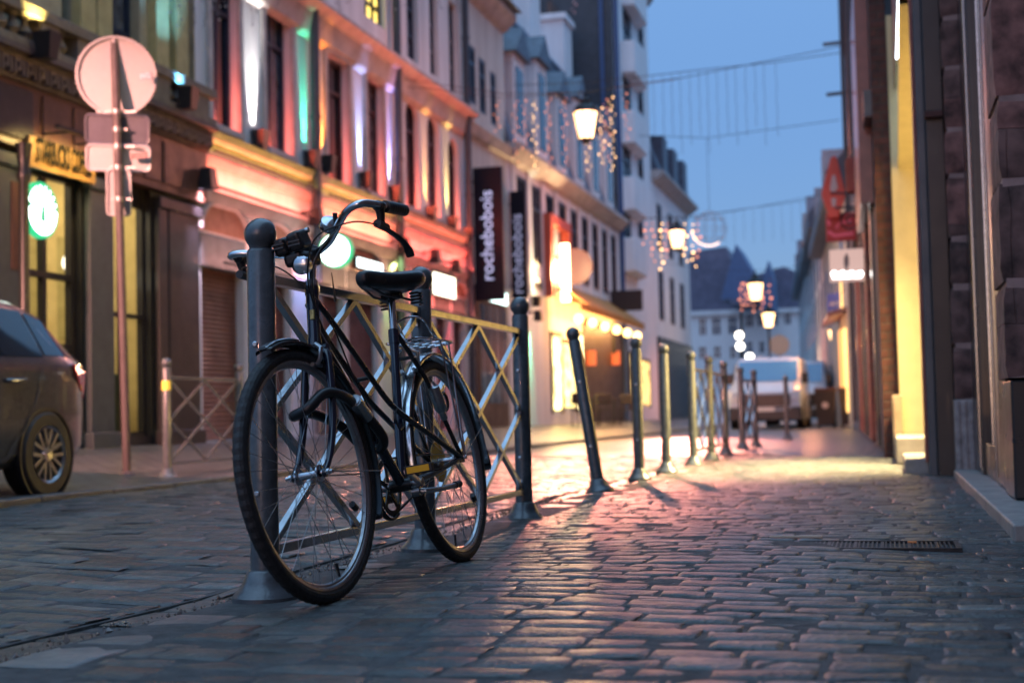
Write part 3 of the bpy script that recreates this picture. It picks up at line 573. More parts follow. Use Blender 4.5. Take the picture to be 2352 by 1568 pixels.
def wall(parent, name, m, X, Y0, Y1, z0, z1, ops=(), reveal=.22, mrev=None):
    ys = sorted({Y0, Y1} | {min(max(v, Y0), Y1) for o in ops for v in o[:2]}); zs = sorted({z0, z1} | {min(max(v, z0), z1) for o in ops for v in o[2:4]}); s = MB()
    for a, b in zip(ys, ys[1:]):
        for c, d in zip(zs, zs[1:]):
            my, mz = (a + b) / 2, (c + d) / 2
            if b - a < 1e-5 or d - c < 1e-5 or any(o[0] < my < o[1] and o[2] < mz < o[3] for o in ops): continue
            s.quad((X, a, c), (X, b, c), (X, b, d), (X, a, d))
    for a, b, c, d in [o[:4] for o in ops]:
        r = X - reveal
        s.quad((X, a, c), (r, a, c), (r, a, d), (X, a, d)); s.quad((X, b, c), (X, b, d), (r, b, d), (r, b, c)); s.quad((X, a, c), (X, b, c), (r, b, c), (r, a, c)); s.quad((X, a, d), (r, a, d), (r, b, d), (X, b, d))
    return build(s, name, m, parent)
def window(parent, X, a, b, c, d, reveal=.22, mf=None, mp=None, nv=2, hz=(.72,), fw=.06, arch=0.0, ms=None):
    mf = mf or M_navy; xg = X - reveal; s = MB()
    s.box(xg - .03, xg + .05, a, a + fw, c, d); s.box(xg - .03, xg + .05, b - fw, b, c, d); s.box(xg - .03, xg + .05, a + fw, b - fw, c, c + fw); s.box(xg - .03, xg + .05, a + fw, b - fw, d - fw, d)
    for k in range(1, nv): y = a + (b - a) * k / nv; s.box(xg - .03, xg + .045, y - fw / 2, y + fw / 2, c + fw, d - fw)
    for h in hz: z = c + (d - c) * h; s.box(xg - .03, xg + .055, a + fw, b - fw, z - fw / 2, z + fw / 2)
    o = build(s, 'window', mf, parent)
    s = MB(); s.box(xg - .02, xg, a + .01, b - .01, c + .01, d - .01); build(s, 'pane', mp or M_pane, o)
    if arch > 0:                                                       # curved head: stone spandrels close the corners
        n = 12; m = (a + b) / 2; h = (b - a) / 2; s = MB()
        for sg in (-1, 1):
            e = a if sg < 0 else b; arc = [(m + sg * h * sin(t), d - arch + arch * cos(t)) for t in np.linspace(0, pi / 2, n)]
            s.prism([(X - reveal + .06, y, z) for y, z in arc] + [(X - reveal + .06, e, d)], (reveal - .058, 0, 0))
        build(s, 'arch_head', ms or M_stone, o)
    return o
def ledge(parent, name, m, X, Y0, Y1, prof):
    """moulding: prof is a list of (out, z) going round the section"""
    s = MB(); s.prism([(X + o, Y0, z) for o, z in prof], (0, Y1 - Y0, 0)); return build(s, name, m, parent)
def body(parent, Y0, Y1, z0, z1, depth=7.0, m=None, X=FX):
    s = MB(); s.box(X - depth, X - .30, Y0 + .01, Y1 - .01, z0, z1); return build(s, 'core', m or M_slate, parent)
def wy(xl, xr, yt, yb, X=FX):
    xm = (xl + xr) / 2; zt, zb = onX(xm, yt, X)[1], onX(xm, yb, X)[1]; return (onX(xl, yb, X)[0], onX(xr, yb, X)[0], zb, zt)
YB = [L(x, 500)[0] for x in (452, 725, 914, 1072, 1165, 1240, 1418, 1498, 1580)]   # party walls
ZL = L(588, 349)[1]; Z2 = L(800, 85)[1]
def light_box(name, x, y, col, up, power, label, cone=27, tall=1.0, off=.125, group='coloured wall lamps', pos=None):
    Y, z = pos or onX(x, y, FX + off); c = Vector((FX + off, Y, z)); sg = 1 if up else -1
    o = empty(name, c, label, 'wall lamp', group); s = MB(); a, b, h = .105, .072, .27
    rg = [[c + Vector((i * q, j * q, -sg * hh)) for i, j in ((-1, -1), (1, -1), (1, 1), (-1, 1))] for q, hh in ((b, h), (a, 0), (a - .012, 0), (b - .012, h - .03))]
    s.loft(rg, caps=True); build(s, 'housing', M_lampb, o)
    s = MB(); s.box(FX + .0, FX + off - .04, Y - .02, Y + .02, z - sg * .22 - .02, z - sg * .22 + .02); build(s, 'arm', M_lampb, o)
    s = MB(); s.lathe([(.055, 0), (.055, .004)], c + Vector((0, 0, -sg * .16)), (0, 0, 1), 16); build(s, 'lens', glow('lens ' + '%d%d%d' % tuple(int(v * 9) for v in col), col, 14), o)
    if power > 1: spot('beam', c + Vector((-.015, 0, -sg * .13)), (-.14 if up else -.30, 0, sg), col, power, cone, .95, .05, o)
    return o
UP, DN = True, False; Q0 = Vector((-6.55, 11.4, 2.1))
# ---------------------------------------------------------------- dark coffee shop building
A0, A1 = 6.2, YB[0]; XS = FX
shop = empty('coffee_shop_building', (FX, A0, .25), 'building with a dark timber coffee shop front and stone balcony', 'building')
zc = onX(172, 165, FX + .30)[1]; zr = onX(172, 57, FX + .30)[1]; ys = lambda x: L(x, 700)[0]
o1 = (ys(50), ys(188), .30, L(120, 392)[1]); o2 = (ys(250), ys(347), .36, L(300, 412)[1]); o0 = (A0 + .8, ys(-40), .30, o1[3])
wall(shop, 'shopfront_wall', M_dwood, FX, A0, A1, 0, zc - .95, [o0, o1, o2], .16)
s = MB(); s.box(FX - 4.5, FX - 4.4, A0, A1, 0, 4.6); s.box(FX - 4.4, FX - .2, A0, A1, -.1, .24); s.box(FX - 4.4, FX - .02, A0, A1, 4.2, 4.3); s.box(FX - 4.4, FX - .02, A1 - .15, A1 - .02, .24, 4.2); s.box(FX - 4.4, FX - .02, A0 + .02, A0 + .15, .24, 4.2)
build(s, 'interior', mat('cream shop interior', (.62, .50, .24), .8, var=.15), shop)
s = MB()
for (y, x, h, dp) in ((11.4, -1.6, 1.5, .5), (12.6, -2.2, 1.1, 1.0), (13.8, -1.2, .8, .5), (14.6, -2.6, 1.9, .6), (15.6, -1.3, 1.0, .7)): s.box(FX + x - dp, FX + x, y, y + .7, .24, .24 + h)
build(s, 'shop_counters', mat('shop fittings', (.12, .14, .07), .6, var=.3), shop)
for k, x in enumerate((-3.6, -2.6, -1.6)):
    s = MB(); s.box(FX + x - .35, FX + x + .35, A1 - .17, A1 - .151, .7, 1.5); s.box(FX + x - .35, FX + x + .35, A1 - .17, A1 - .151, 1.65, 3.0); build(s, 'wall_panel', mat('olive wall panel', (.42, .36, .16), .7, var=.2), shop)
for k, (x, y, z) in enumerate(((-1.3, 13.4, 2.5), (-2.3, 14.8, 2.7), (-1.0, 15.6, 2.5))): s = MB(); s.ball((FX + x, y, z), .14, 14, 9); s.tube([(FX + x, y, z + .12), (FX + x, y, 4.2)], .012, 6); build(s, 'pendant_lamp', glow('pale pendant lamp', (1, .92, .70), 3.5), shop, smooth=True)
s = MB(); s.box(FX - 1.5, FX - .75, 15.3, 16.1, .25, .62); s.box(FX - 1.5, FX - .75, 16.1, 16.28, .25, 1.15); build(s, 'green_armchair', mat('dark green armchair', (.03, .07, .04), .7), shop, bevel=.06)
area('shop_ceiling_light', (FX - 1.6, 13.2, 4.1), (0, 0, -1), (1, .80, .46), 230, 1.8, 6.0, shop)
for (o, nv, hz, fw) in ((o1, 2, (.36, .62), .07), (o2, 2, (.47,), .05), (o0, 3, (.62,), .06)): window(shop, FX, *o, reveal=.14, mf=M_dwood, mp=M_clear, nv=nv, hz=hz, fw=fw)
s = MB(); s.box(FX - .13, FX - .10, o2[0] + .04, o2[1] - .04, L(300, 470)[1], o2[3] - .03); build(s, 'transom_panel', M_dwood, shop)
for (xa, xb, mm) in ((-30, 46, M_gwood), (192, 247, M_gwood), (352, 372, M_dwood), (376, 445, M_dwood)):
    y0, y1 = ys(xa), ys(xb); s = MB(); s.box(FX + .001, FX + .09, y0, y1, .42, zc - 1.02); s.box(FX + .001, FX + .14, y0 - .04, y1 + .04, .22, .42); s.box(FX + .001, FX + .13, y0 - .03, y1 + .03, zc - 1.15, zc - 1.02); build(s, 'pilaster', mm, shop, bevel=.012)
y0, y1 = ys(8), ys(38); s = MB(); s.box(FX + .0905, FX + .10, y0, y1, L(20, 420)[1] - .9, L(20, 420)[1]); build(s, 'pilaster_panel', M_brown, shop)
s = MB(); s.box(FX + .0, FX + .16, A0, A1, .10, .22); build(s, 'plinth', M_dwood, shop, bevel=.01)
for (xa, xb) in ((-60, 46), (70, 135), (142, 182), (190, 300), (306, 345), (352, 428)):
    y0, y1 = ys(xa), ys(xb); s = MB(); s.box(FX + .151, FX + .17, y0, y1, zc - .86, zc - .34); build(s, 'cornice_panel', M_brown if xa > 60 else M_dwood, shop, bevel=.008)
s = MB(); s.box(FX + .001, FX + .15, A0, A1, zc - .95, zc - .28); build(s, 'signboard_cornice', M_brown, shop)
ledge(shop, 'balcony_slab', mat('balcony stone', (.11, .08, .08), .7, var=.3, vscale=4, bump=.3), FX, A0, A1 + .02, [(0, zc - .30), (.18, zc - .28), (.24, zc - .02), (.32, zc - .01), (.32, zc + .05), (0, zc + .05)])
s = MB(); y = A0
while y < A1 - .2:                                                     # key pattern in relief on the slab edge
    for (a, b, c, d) in ((0, .03, 0, .16), (.03, .11, .13, .16), (.08, .11, .04, .13), (.05, .08, .04, .07), (.14, .17, 0, .16)): s.box(FX + .19, FX + .262, y + a, y + b, zc - .24 + c, zc - .24 + d)
    y += .21
build(s, 'key_pattern', mat('key pattern relief', (.17, .12, .10), .7, var=.2), shop)
M_bal = mat('balustrade stone', (.17, .14, .11), .75, var=.3, vscale=6, bump=.3)
s = MB(); s.box(FX + .10, FX + .30, A0, A1, zc + .052, zc + .14); s.box(FX + .08, FX + .32, A0, A1, zr - .12, zr); bl = build(s, 'balustrade', M_bal, shop, bevel=.01)
pier = [ys(x) for x in (-90, 64, 148, 262, 330, 424)]
for y in pier: s = MB(); s.box(FX + .11, FX + .29, y - .17, y + .17, zc + .14, zr - .12); build(s, 'pier', M_bal, bl)
y = A0 + .1; hB = zr - .12 - zc - .14
while y < A1 - .1:
    if all(abs(y - p) > .25 for p in pier): s = MB(); s.lathe([(.065, 0), (.065, .04 * hB), (.035, .08 * hB), (.045, .14 * hB), (.085, .34 * hB), (.06, .5 * hB), (.035, .68 * hB), (.032, .82 * hB), (.055, .88 * hB), (.06, 1 * hB)], (FX + .2, y, zc + .14), seg=10); build(s, 'baluster', M_bal, bl, smooth=True)
    y += .215
ops = [wy(xl, xr, -260, 150) for xl, xr in ((142, 166), (250, 322), (366, 380), (410, 446))]; ops = [(a, b, zr - .35, zr + 2.6) for a, b, c, d in ops]
wall(shop, 'upper_wall', mat('upper shop wall with lamp yellow', (.40, .34, .22), .75, var=.3, vscale=2), FX, A0, A1, zc - .28, 12.5, ops, .2)  # yellow lamplight on the wall put into its base colour
for o, mp in zip(ops, (M_lit, M_panew, M_pane, M_panew)): window(shop, FX, *o, reveal=.18, mp=mp if mp is not M_lit else M_panew, hz=(.25, .5, .75), nv=2 if o[1] - o[0] > .5 else 1)
for x in (168, 208, 345, 392): y0 = ys(x); s = MB(); s.box(FX + .001, FX + .12, y0, y0 + .32, zr - .3, 12); build(s, 'upper_pilaster', mat('pilaster with lamp yellow', (.42, .36, .16), .7, var=.2), shop)  # pilasters coloured with the yellow of the uplight
body(shop, A0, A1, 4.32, 12.5); s = MB(); s.box(FX - 7, FX - 4.52, A0 + .02, A1 - .02, 0, 4.31); build(s, 'rear_core', M_slate, shop)
# column, fascia sign, round sign
s = MB(); cx, (cyy, cz) = FX + .42, onX(56, 700, FX + .42); s.lathe([(.10, .22), (.10, .5), (.055, .56), (.05, 2.9), (.07, 2.95), (.07, 3.0), (.05, 3.05), (.07, 3.2), (.085, 3.3)], (cx, cyy, 0), seg=16); build(s, 'iron_column', M_lampb, shop, smooth=True)
sg_ = empty('fascia_sign', (FX + .1, ys(66), L(66, 350)[1]), 'golden lit fascia board with dark lettering over the coffee shop door', 'shop sign')
ya, yb_ = onX(66, 350, FX + .2)[0], onX(217, 390, FX + .2)[0]; zt, zb = onX(140, 334, FX + .2)[1], onX(140, 402, FX + .2)[1]; mz = (zt + zb) / 2
s = MB(); s.box(FX + .172, FX + .21, ya, yb_, zb, zt); build(s, 'board', mat('gold sign board', (.34, .19, .055), .45, var=.3), sg_)
build(text_mb('STARBUCKS COFFEE', .34, (FX + .23, (ya + yb_) / 2, mz + .02), (0, 1, 0), (0, 0, 1), .006, sx=(yb_ - ya) / 3.75, bold=.008), 'lettering', mat('dark sign letters', (.004, .005, .004), .7, spec=.1), sg_)
area('sign_wash', (FX + .52, (ya + yb_) / 2, zt + .03), (-.8, 0, -.6), (1, .66, .22), 13, yb_ - ya - .1, .04, sg_, 130)
s = MB(); s.box(FX + .50, FX + .56, ya, yb_, zt + .05, zt + .09); s.box(FX + .18, FX + .50, ya + .3, ya + .34, zt + .06, zt + .08); s.box(FX + .18, FX + .50, yb_ - .34, yb_ - .3, zt + .06, zt + .08); build(s, 'strip_lamp', M_lampb, sg_)
rs = empty('round_sign', (FX + .05, *L(97, 483)), 'round lit white sign with a green rim in the coffee shop window', 'shop sign', 'round lit signs')
c = Vector((FX + .04, *onX(97, 483, FX + .07))); s = MB(); s.lathe([(.30, -.03), (.30, .03), (.272, .035)], c, (1, 0, 0), 40); build(s, 'rim', glow('green lit rim', (.02, .55, .22), 1.3), rs)
s = MB(); s.lathe([(.262, .03), (.262, .04)], c, (1, 0, 0), 40); build(s, 'face', glow('white lit face', (.80, 1, .95), 6), rs)
s = MB()
for t in np.linspace(.15, pi - .15, 9): s.prism([c + Vector((.041, .262 * cos(t + d) * q, .262 * sin(t + d) * q)) for d, q in ((-.14, 1), (.14, 1), (0, .72))], (.003, 0, 0))
build(s, 'emblem_rays', glow('green lit mark', (.02, .45, .2), 1.2), rs); s = MB(); s.prism([c + Vector((.041, y, z)) for y, z in ((-.03, .05), (.03, .05), (.05, -.12), (-.05, -.12))], (.003, 0, 0))
build(s, 'emblem', glow('green lit mark', (.02, .45, .2), 1.2), rs)
light_box('uplight', 108, 76, (1, .78, .22), UP, 420, 'black uplight throwing yellow light on the balcony', 70, off=.46); light_box('uplight', 432, 202, (.12, .5, 1), UP, 480, 'black uplight throwing sky blue light at the corner of the balcony', 60, off=.44)
o = light_box('downlight', 0, 0, (1, .35, .26), DN, 1, 'downlight on the coffee shop wall, just left of the picture', 20, off=.35, pos=(4.9, 4.2)); spot('side_beam', WL[o] + Vector((.1, .1, -.05)), Q0 - WL[o], (1, .40, .30), 10500, 42, .8, .06, o)
# ---------------------------------------------------------------- row of stone townhouses
B_ops = {0: [(462, 560)], 1: [(672, 716), (738, 790)], 2: []}
GF = [(463, 560), (600, 668), (722, 790), (800, 868), (898, 935), (952, 985), (1000, 1030), (1040, 1066)]
F1 = [(485, 545, -70, 296, 0), (610, 668, 18, 350, 0), (752, 800, 138, 420, 0), (843, 880, 188, 447, 0), (935, 965, 238, 480, 1), (985, 1012, 272, 500, 1), (1033, 1056, 322, 528, 1)]
F2 = [(838, 886, -90, 52), (936, 962, -60, 140), (989, 1008, -20, 175), (1034, 1053, 10, 215)]
M_shut = mat('red brown roller shutter', (.20, .085, .055), .5, var=.25, vscale=4); M_dred = mat('dark red shutter', (.11, .035, .032), .5, var=.25, vscale=5)
names = ['stone townhouse with the roller shutter, next to the coffee shop', 'stone townhouse with two tall windows between its drainpipes', 'stone townhouse with three arched windows']
ZS = L(510, 556)[1]; TOPB = 10.6
for bi in range(3):
    Y0, Y1 = YB[bi], YB[bi + 1]; t = empty('townhouse', (FX, Y0, .25), names[bi], 'building'); inn = lambda xl, xr: Y0 < (ys(xl) + ys(xr)) / 2 < Y1
    gops = [(ys(a), ys(b), .26, ZS) for a, b in GF if inn(a, b)]; f1 = [(wy(*q[:4]), q[4]) for q in F1 if inn(*q[:2])]; f2 = [wy(*q) for q in F2 if inn(*q[:2])]
    wall(t, 'wall', M_stone, FX, Y0, Y1, 0, TOPB, gops + [q for q, a in f1] + f2, .17)
    for k, (a, b, c, d) in enumerate(gops):
        s = MB(); z = c; xs = FX - .13
        rows = []
        while z < d - .38: rows += [(xs, z), (xs + .022, z + .03), (xs, z + .06)]; z += .062
        s.grid([[(x, a, z), (x, b, z)] for x, z in rows]); build(s, 'roller_shutter' if bi == 0 else 'shutter', M_shut if (bi == 0 and k == 0) else M_dred, t, smooth=False)
        s = MB(); s.box(FX - .16, FX + .02, a - .05, b + .05, d - .38, d + .06); build(s, 'lintel', mat('grey lintel', (.13, .15, .16), .5, var=.2), t, bevel=.01)
        m = (a + b) / 2; h = (b - a) / 2 + .10; s = MB(); s.tube([(FX + .03, m + h * cos(q), d + .10 + min(.46, h * .62) * sin(q)) for q in np.linspace(0, pi, 17)], .055, 6); build(s, 'arch_moulding', M_trim, t, smooth=True)
        s = MB(); s.prism([(FX + .002, m + (h - .05) * cos(q), d + .10 + min(.42, h * .56) * sin(q)) for q in np.linspace(0, pi, 17)], (.008, 0, 0)); build(s, 'arch_panel', mat('terracotta arch panel', (.34, .18, .12), .7, var=.25), t)
    for k, (q, ar) in enumerate(f1):
        window(t, FX, *q, reveal=.15, mf=M_navy if bi == 0 else mat('dark red window frames', (.05, .018, .02), .45, var=.2), mp=(M_pane, M_panew)[k % 2], hz=(.74,), arch=.34 if ar else 0)
        a, b, c, d = q; s = MB(); s.box(FX - .14, FX - .09, a + .07, a + .15, c + .002, c + .05); build(s, 'sill_lamp', M_lampb, t); point('sill_glow', (FX - .115, a + .12, c + .12), (1, .12, .06), 55, .03, t)
        if not ar:
            s = MB(); s.box(FX + .001, FX + .05, a - .13, a - .01, c, d + .12); s.box(FX + .001, FX + .05, b + .01, b + .13, c, d + .12); s.box(FX + .001, FX + .06, a - .01, b + .01, d + .01, d + .12); build(s, 'surround', M_trim, t)
        s = MB(); s.box(FX + .002, FX + .10, a - .06, b + .06, c - .09, c); build(s, 'sill', M_trim, t, bevel=.008)
    for k, q in enumerate(f2):
        lit = bi == 1; window(t, FX, *q, reveal=.15, mf=mat('ornate iron black', (.02, .02, .02), .4) if lit else M_navy, mp=M_lit if lit else (M_panew, M_pane)[k % 2], hz=(.3, .6), nv=3 if lit else 2)
    zz = ZL; e = 0.002
    ledge(t, 'string_course', M_trim, FX, Y0 + e, Y1 - e, [(0, zz - .16), (.10, zz - .12), (.13, zz - .04), (.16, zz), (0, zz + .04)])
    ledge(t, 'frieze_moulding', M_trim, FX, Y0 + e, Y1 - e, [(0, zz - .46), (.05, zz - .44), (.10, zz - .34), (.10, zz - .30), (0, zz - .28)])
    ledge(t, 'lower_cornice', M_trim, FX, Y0 + e, Y1 - e, [(0, zz - .98), (.07, zz - .95), (.12, zz - .84), (.13, zz - .80), (0, zz - .76)])
    ledge(t, 'upper_cornice', M_trim, FX, Y0 + e, Y1 - e, [(0, Z2 - .5), (.10, Z2 - .42), (.16, Z2 - .1), (.34, Z2), (.34, Z2 + .06), (0, Z2 + .10)])
    body(t, Y0, Y1, 0, TOPB)
    for nm, zq, ot, col, pw, tgt in (('lower', zz - .74, .20, ((1, .17, .10), (1, .16, .08), (1, .09, .06))[bi], 30, -.30), ('upper', zz - .26, .17, ((1, .50, .05), (1, .50, .07), (1, .18, .07))[bi], 3.2, -.25), ('arch', zz - 1.75, .30, ((1, .34, .28), (1, .50, .25), (1, .16, .12))[bi], 13, -.45)):
        s = MB(); s.box(FX + ot - .03, FX + ot + .02, Y0 + .2, Y1 - .2, zq - .03, zq - .005); build(s, 'strip_light', M_lampb, t); area('strip_glow', (FX + ot, (Y0 + Y1) / 2, zq), (tgt, 0, 1), col, pw * .50 * (Y1 - Y0), Y1 - Y0 - .4, .03, t)
    s = MB(); s.tube([(FX + .14, Y1 - .28, .3), (FX + .14, Y1 - .28, TOPB)], .075, 10)
    for z in (1.8, 3.5, 5.2, 6.9, 8.6): s.lathe([(.09, 0), (.09, .06)], (FX + .14, Y1 - .28, z), seg=10)
    pp = build(s, 'drainpipe', M_pipe, None, smooth=True); tag(pp, ['drainpipe between the white lit and orange lit windows', 'drainpipe beside the purple uplight', 'drainpipe at the left of the dark blade signs'][bi], 'drainpipe')
    ledge(t, 'eaves', mat('brown eaves', (.14, .07, .05), .6), FX, Y0, Y1, [(0, TOPB - .3), (.2, TOPB - .25), (.6, TOPB), (.6, TOPB + .15), (0, TOPB + .2)])
    s = MB(); s.prism([(FX + .6, Y0, TOPB + .16), (FX - 3.5, Y0, TOPB + 4.2), (FX - 7.5, Y0, TOPB + .16)], (0, Y1 - Y0, 0)); build(s, 'roof', M_slate, t)
UL = [(585, 296, (1, .92, .88), 790, 'uplight with a white beam left of the tall window', 32), (703, 344, (.10, 1, .58), 501, 'uplight with a green beam beside the drainpipe', 24), (742, 354, (1, .26, .03), 638, 'uplight with an orange beam right of the drainpipe', 24), (829, 392, (.34, .46, 1), 638, 'uplight with a light blue beam between two windows', 24),
      (896, 424, (.48, .38, 1), 699, 'uplight with a violet beam at the drainpipe', 24), (978, 472, (1, .40, .10), 638, 'uplight with an orange beam between the arched windows', 22), (1027, 494, (1, .60, .16), 638, 'uplight with an amber beam right of the arched windows', 22), (1064, 520, (.44, .32, 1), 699, 'uplight with a violet beam beside the dark blade sign', 22), (1220, 676, (.05, .9, .8), 638, 'uplight with a turquoise beam right of the second blade sign', 22)]
for x, y, c, p, lab, cn in UL: light_box('uplight', x + 13, y + 4, c, UP, p, lab, cn)
DL = [(466, 434, (1, .72, .95), 300, 'downlight with a pinkish white beam beside the shutter arch', (1, .42, .10)), (716, 519, (.40, .45, 1), 300, 'downlight with a blue white beam behind the bell of the bicycle', (1, .55, .08)), (916, 580, (.75, 1, .30), 230, 'downlight with a yellow green beam above the bicycle saddle', (1, .20, .08)), (988, 604, (.66, .42, 1), 260, 'downlight with a lilac beam', (1, .12, .06)), (1037, 626, (1, .06, .07), 300, 'downlight with a red beam', (1, .1, .05)), (1224, 737, (.08, 1, .5), 260, 'downlight with a green beam on the shop corner', None)]
for x, y, c, p, lab, wash in DL:
    o = light_box('downlight', x + 12, y, c, DN, p * 1.5, lab, 50, off=.26, group='coloured wall lamps')
# lit signs on the townhouses
def lit_panel(name, xl, xr, ytl, ybl, col, st, label, txt=None, out=.10, tc=(.02, .05, .02)):
    y0, y1 = ys(xl), ys(xr); z1, z0 = L(xl, ytl)[1], L(xl, ybl)[1]; o = empty(name, (FX, y0, z0), label, 'shop sign'); s = MB(); s.box(FX + .03, FX + out, y0, y1, z0, z1); build(s, 'case', M_lampb, o)
    s = MB(); s.box(FX + out + .001, FX + out + .01, y0 + .03, y1 - .03, z0 + .03, z1 - .03); build(s, 'lit_face', glow('lit face ' + label[:12], col, st), o)
    if txt: build(text_mb(txt, (z1 - z0) * .6, (FX + out + .014, (y0 + y1) / 2, (z0 + z1) / 2), (0, 1, 0), (0, 0, 1), .006, sx=.8), 'lettering', mat('dull sign letters', tc, .5), o)
    return o
lit_panel('lit_sign', 808, 868, 588, 616, (.8, 1, 1), 4.5, 'white lit strip sign above the bicycle saddle'); lit_panel('lit_sign', 984, 1036, 622, 678, (1, .95, .72), 4.0, 'warm white lit sign behind the middle bollard ball'); lit_panel('lit_sign', 1098, 1156, 655, 690, (.72, 1, .96), 4.5, 'bright white lit sign beneath the dark blade signs')
c = Vector((FX + .62, *onX(772, 576, FX + .62))); o = empty('round_sign', c, 'round lit white sign with a green rim hung on the facade behind the handlebars', 'shop sign', 'round lit signs')
s = MB(); s.lathe([(.262, -.06), (.262, .06)], c, (0.0, 1, 0), 40); build(s, 'rim', MATS['green lit rim'], o)
s = MB(); s.lathe([(.235, -.07), (.235, .07)], c, (0, 1, 0), 40); build(s, 'face', MATS['white lit face'], o)
s = MB(); s.bar(c + Vector((-.62, 0, .2)), c + Vector((-.28, 0, .1)), .03, .03); build(s, 'bracket', M_lampb, o)
for i, (xl, xr, yt, yb, lab, t0, t1) in enumerate(((1086, 1158, 386, 688, 'wide dark blade sign with pale vertical lettering', 441, 645), (1170, 1211, 440, 684, 'narrow dark blade sign with vertical lettering, right of the wide one', 494, 674))):
    Y = YB[3] + .35 + i * 3.2; X0, z1 = onY(xl, yt, Y); X1, z0 = onY(xr, yb, Y); o = empty('blade_sign', ((X0 + X1) / 2, Y, z0), lab, 'shop sign', 'dark blade signs'); s = MB(); s.box(X0, X1, Y, Y + .12, z0, z1); build(s, 'board', mat('dark blue sign board', (.003, .006, .016), .5, spec=.2), o)
    s = MB()
    for z in (z0 + .3, z1 - .3): s.box(min(FX, X0) - .05, X0 + .02, Y + .04, Y + .08, z - .02, z + .02)
    build(s, 'brackets', M_lampb, o); ln = onY(xl, t0, Y)[1] - onY(xl, t1, Y)[1]; zm = (onY(xl, t0, Y)[1] + onY(xl, t1, Y)[1]) / 2
    t_ = text_mb('rochebobois', .36, (0, 0, 0), (1, 0, 0), (0, 1, 0), .02); wt = max(v[0] for v in t_.v) - min(v[0] for v in t_.v); k = ln / wt
    t2 = text_mb('rochebobois', .36 * k, ((X0 + X1) / 2 - .02, Y - .012, zm), (0, 0, 1), (-1, 0, 0), .02); build(t2, 'lettering', glow('pale lit letters %d' % i, (.62, .62, 1), .85 if i == 0 else .40), o)
# ---------------------------------------------------------------- cream house, long house with mansard, tall white house, corner house
def house(name, Y0, Y1, top, m, label, ops, mp=M_pane, hz=(.7,), reveal=.2, eave=.35, roof=True, pil=None, X=FX):
    t = empty(name, (X, Y0, .25), label, 'building'); wall(t, 'wall', m, X, Y0, Y1, 0, top, ops, reveal)
    for k, q in enumerate(ops): window(t, X, *q, reveal=reveal - .02, mp=mp if not isinstance(mp, (list, tuple)) else mp[k % len(mp)], hz=hz, fw=.07)
    body(t, Y0, Y1, 0, top, X=X); ledge(t, 'cornice', M_trim, X, Y0 + .003, Y1 - .003, [(0, top - .35), (eave * .4, top - .28), (eave, top - .05), (eave, top + .06), (0, top + .1)]); return t
tc_ = L(1110, 0)[1]; ops = [wy(*q) for q in ((1079, 1094, 109, 240), (1102, 1117, 139, 262), (1128, 1141, 169, 289))]
th = house('cream_house', YB[3], YB[4], tc_, M_cream, 'cream house with three brown windows above the blade signs', ops, mat('brown shuttered window', (.10, .05, .045), .4, var=.2), roof=False, reveal=.08)
zC = L(1120, 316)[1]; ledge(th, 'string_course', M_trim, FX, YB[3] + .003, YB[4] - .003, [(0, zC - .25), (.12, zC - .2), (.2, zC), (0, zC + .05)])
s = MB(); s.prism([(FX + .5, YB[3], tc_ + .1), (FX - 3, YB[3], tc_ + 3.6), (FX - 7, YB[3], tc_ + .1)], (0, YB[4] - YB[3], 0)); build(s, 'roof', M_slate, th)
s = MB(); y0, y1 = YB[3] + .5, YB[4] - .4; s.box(FX + .002, FX + .05, y0, y1, .26, 3.4); build(s, 'shopfront', mat('dark red shopfront', (.07, .025, .022), .5, var=.4, vscale=3), th)
for k in range(4): ya = y0 + .2 + k * (y1 - y0 - .2) / 4; s = MB(); s.box(FX + .052, FX + .06, ya, ya + .5, .8, 3.0); build(s, 'shop_window', M_pane, th)
tD = L(1300, 430)[1]; ops = []
for k in range(9): ya = YB[4] + .9 + k * 1.55; ops.append((ya, ya + .95, tD - 2.6, tD - .55)); ops.append((ya, ya + .95, 3.75, tD - 2.95))
tD0 = YB[4]; tD1 = YB[6]
th = house('mansard_house', tD0, tD1, tD, M_white, 'long white house with a blue slate mansard above the lit cafe', ops, [M_pane, M_pane, M_panew], eave=.4, reveal=.05)
for k in range(10): ya = YB[4] + .35 + k * 1.55; s = MB(); s.box(FX + .002, FX + .05, ya + .05, ya + .42, 3.6, tD - .36); build(s, 'pilaster', M_white, th)
zt = L(1320, 70)[1]; s = MB(); s.prism([(FX + .1, tD0, tD + .1), (FX - 1.3, tD0, zt - .3), (FX - 3, tD0, zt), (FX - 6.5, tD0, zt), (FX - 6.9, tD0, tD + .1)], (0, tD1 - tD0, 0)); build(s, 'mansard_roof', M_slate, th)
s = MB(); s.bar((FX - 1.3, tD0, zt - .27), (FX - 1.3, tD1, zt - .27), .14, .10); s.bar((FX + .12, tD0 + .02, tD + .12), (FX - 1.28, tD0 + .02, zt - .28), .12, .10); build(s, 'zinc_edges', M_zinc, th)
for k in range(6):
    ya = tD0 + .7 + k * 2.4; zq = tD + .25; hh = (2.2, 2.6)[k % 2]; s = MB(); s.box(FX - 1.2, FX + .04, ya, ya + 1.25, zq, zq + hh); d = build(s, 'dormer', M_white, th); s = MB(); s.box(FX + .041, FX + .06, ya + .25, ya + 1.0, zq + .25, zq + hh - .3); build(s, 'pane', M_pane, d)
    s = MB(); s.prism([(FX + .18, ya - .16, zq + hh), (FX + .18, ya + 1.41, zq + hh), (FX + .18, ya + .62, zq + hh + .75)], (-1.5, 0, 0)); build(s, 'dormer_roof', M_slate, d)
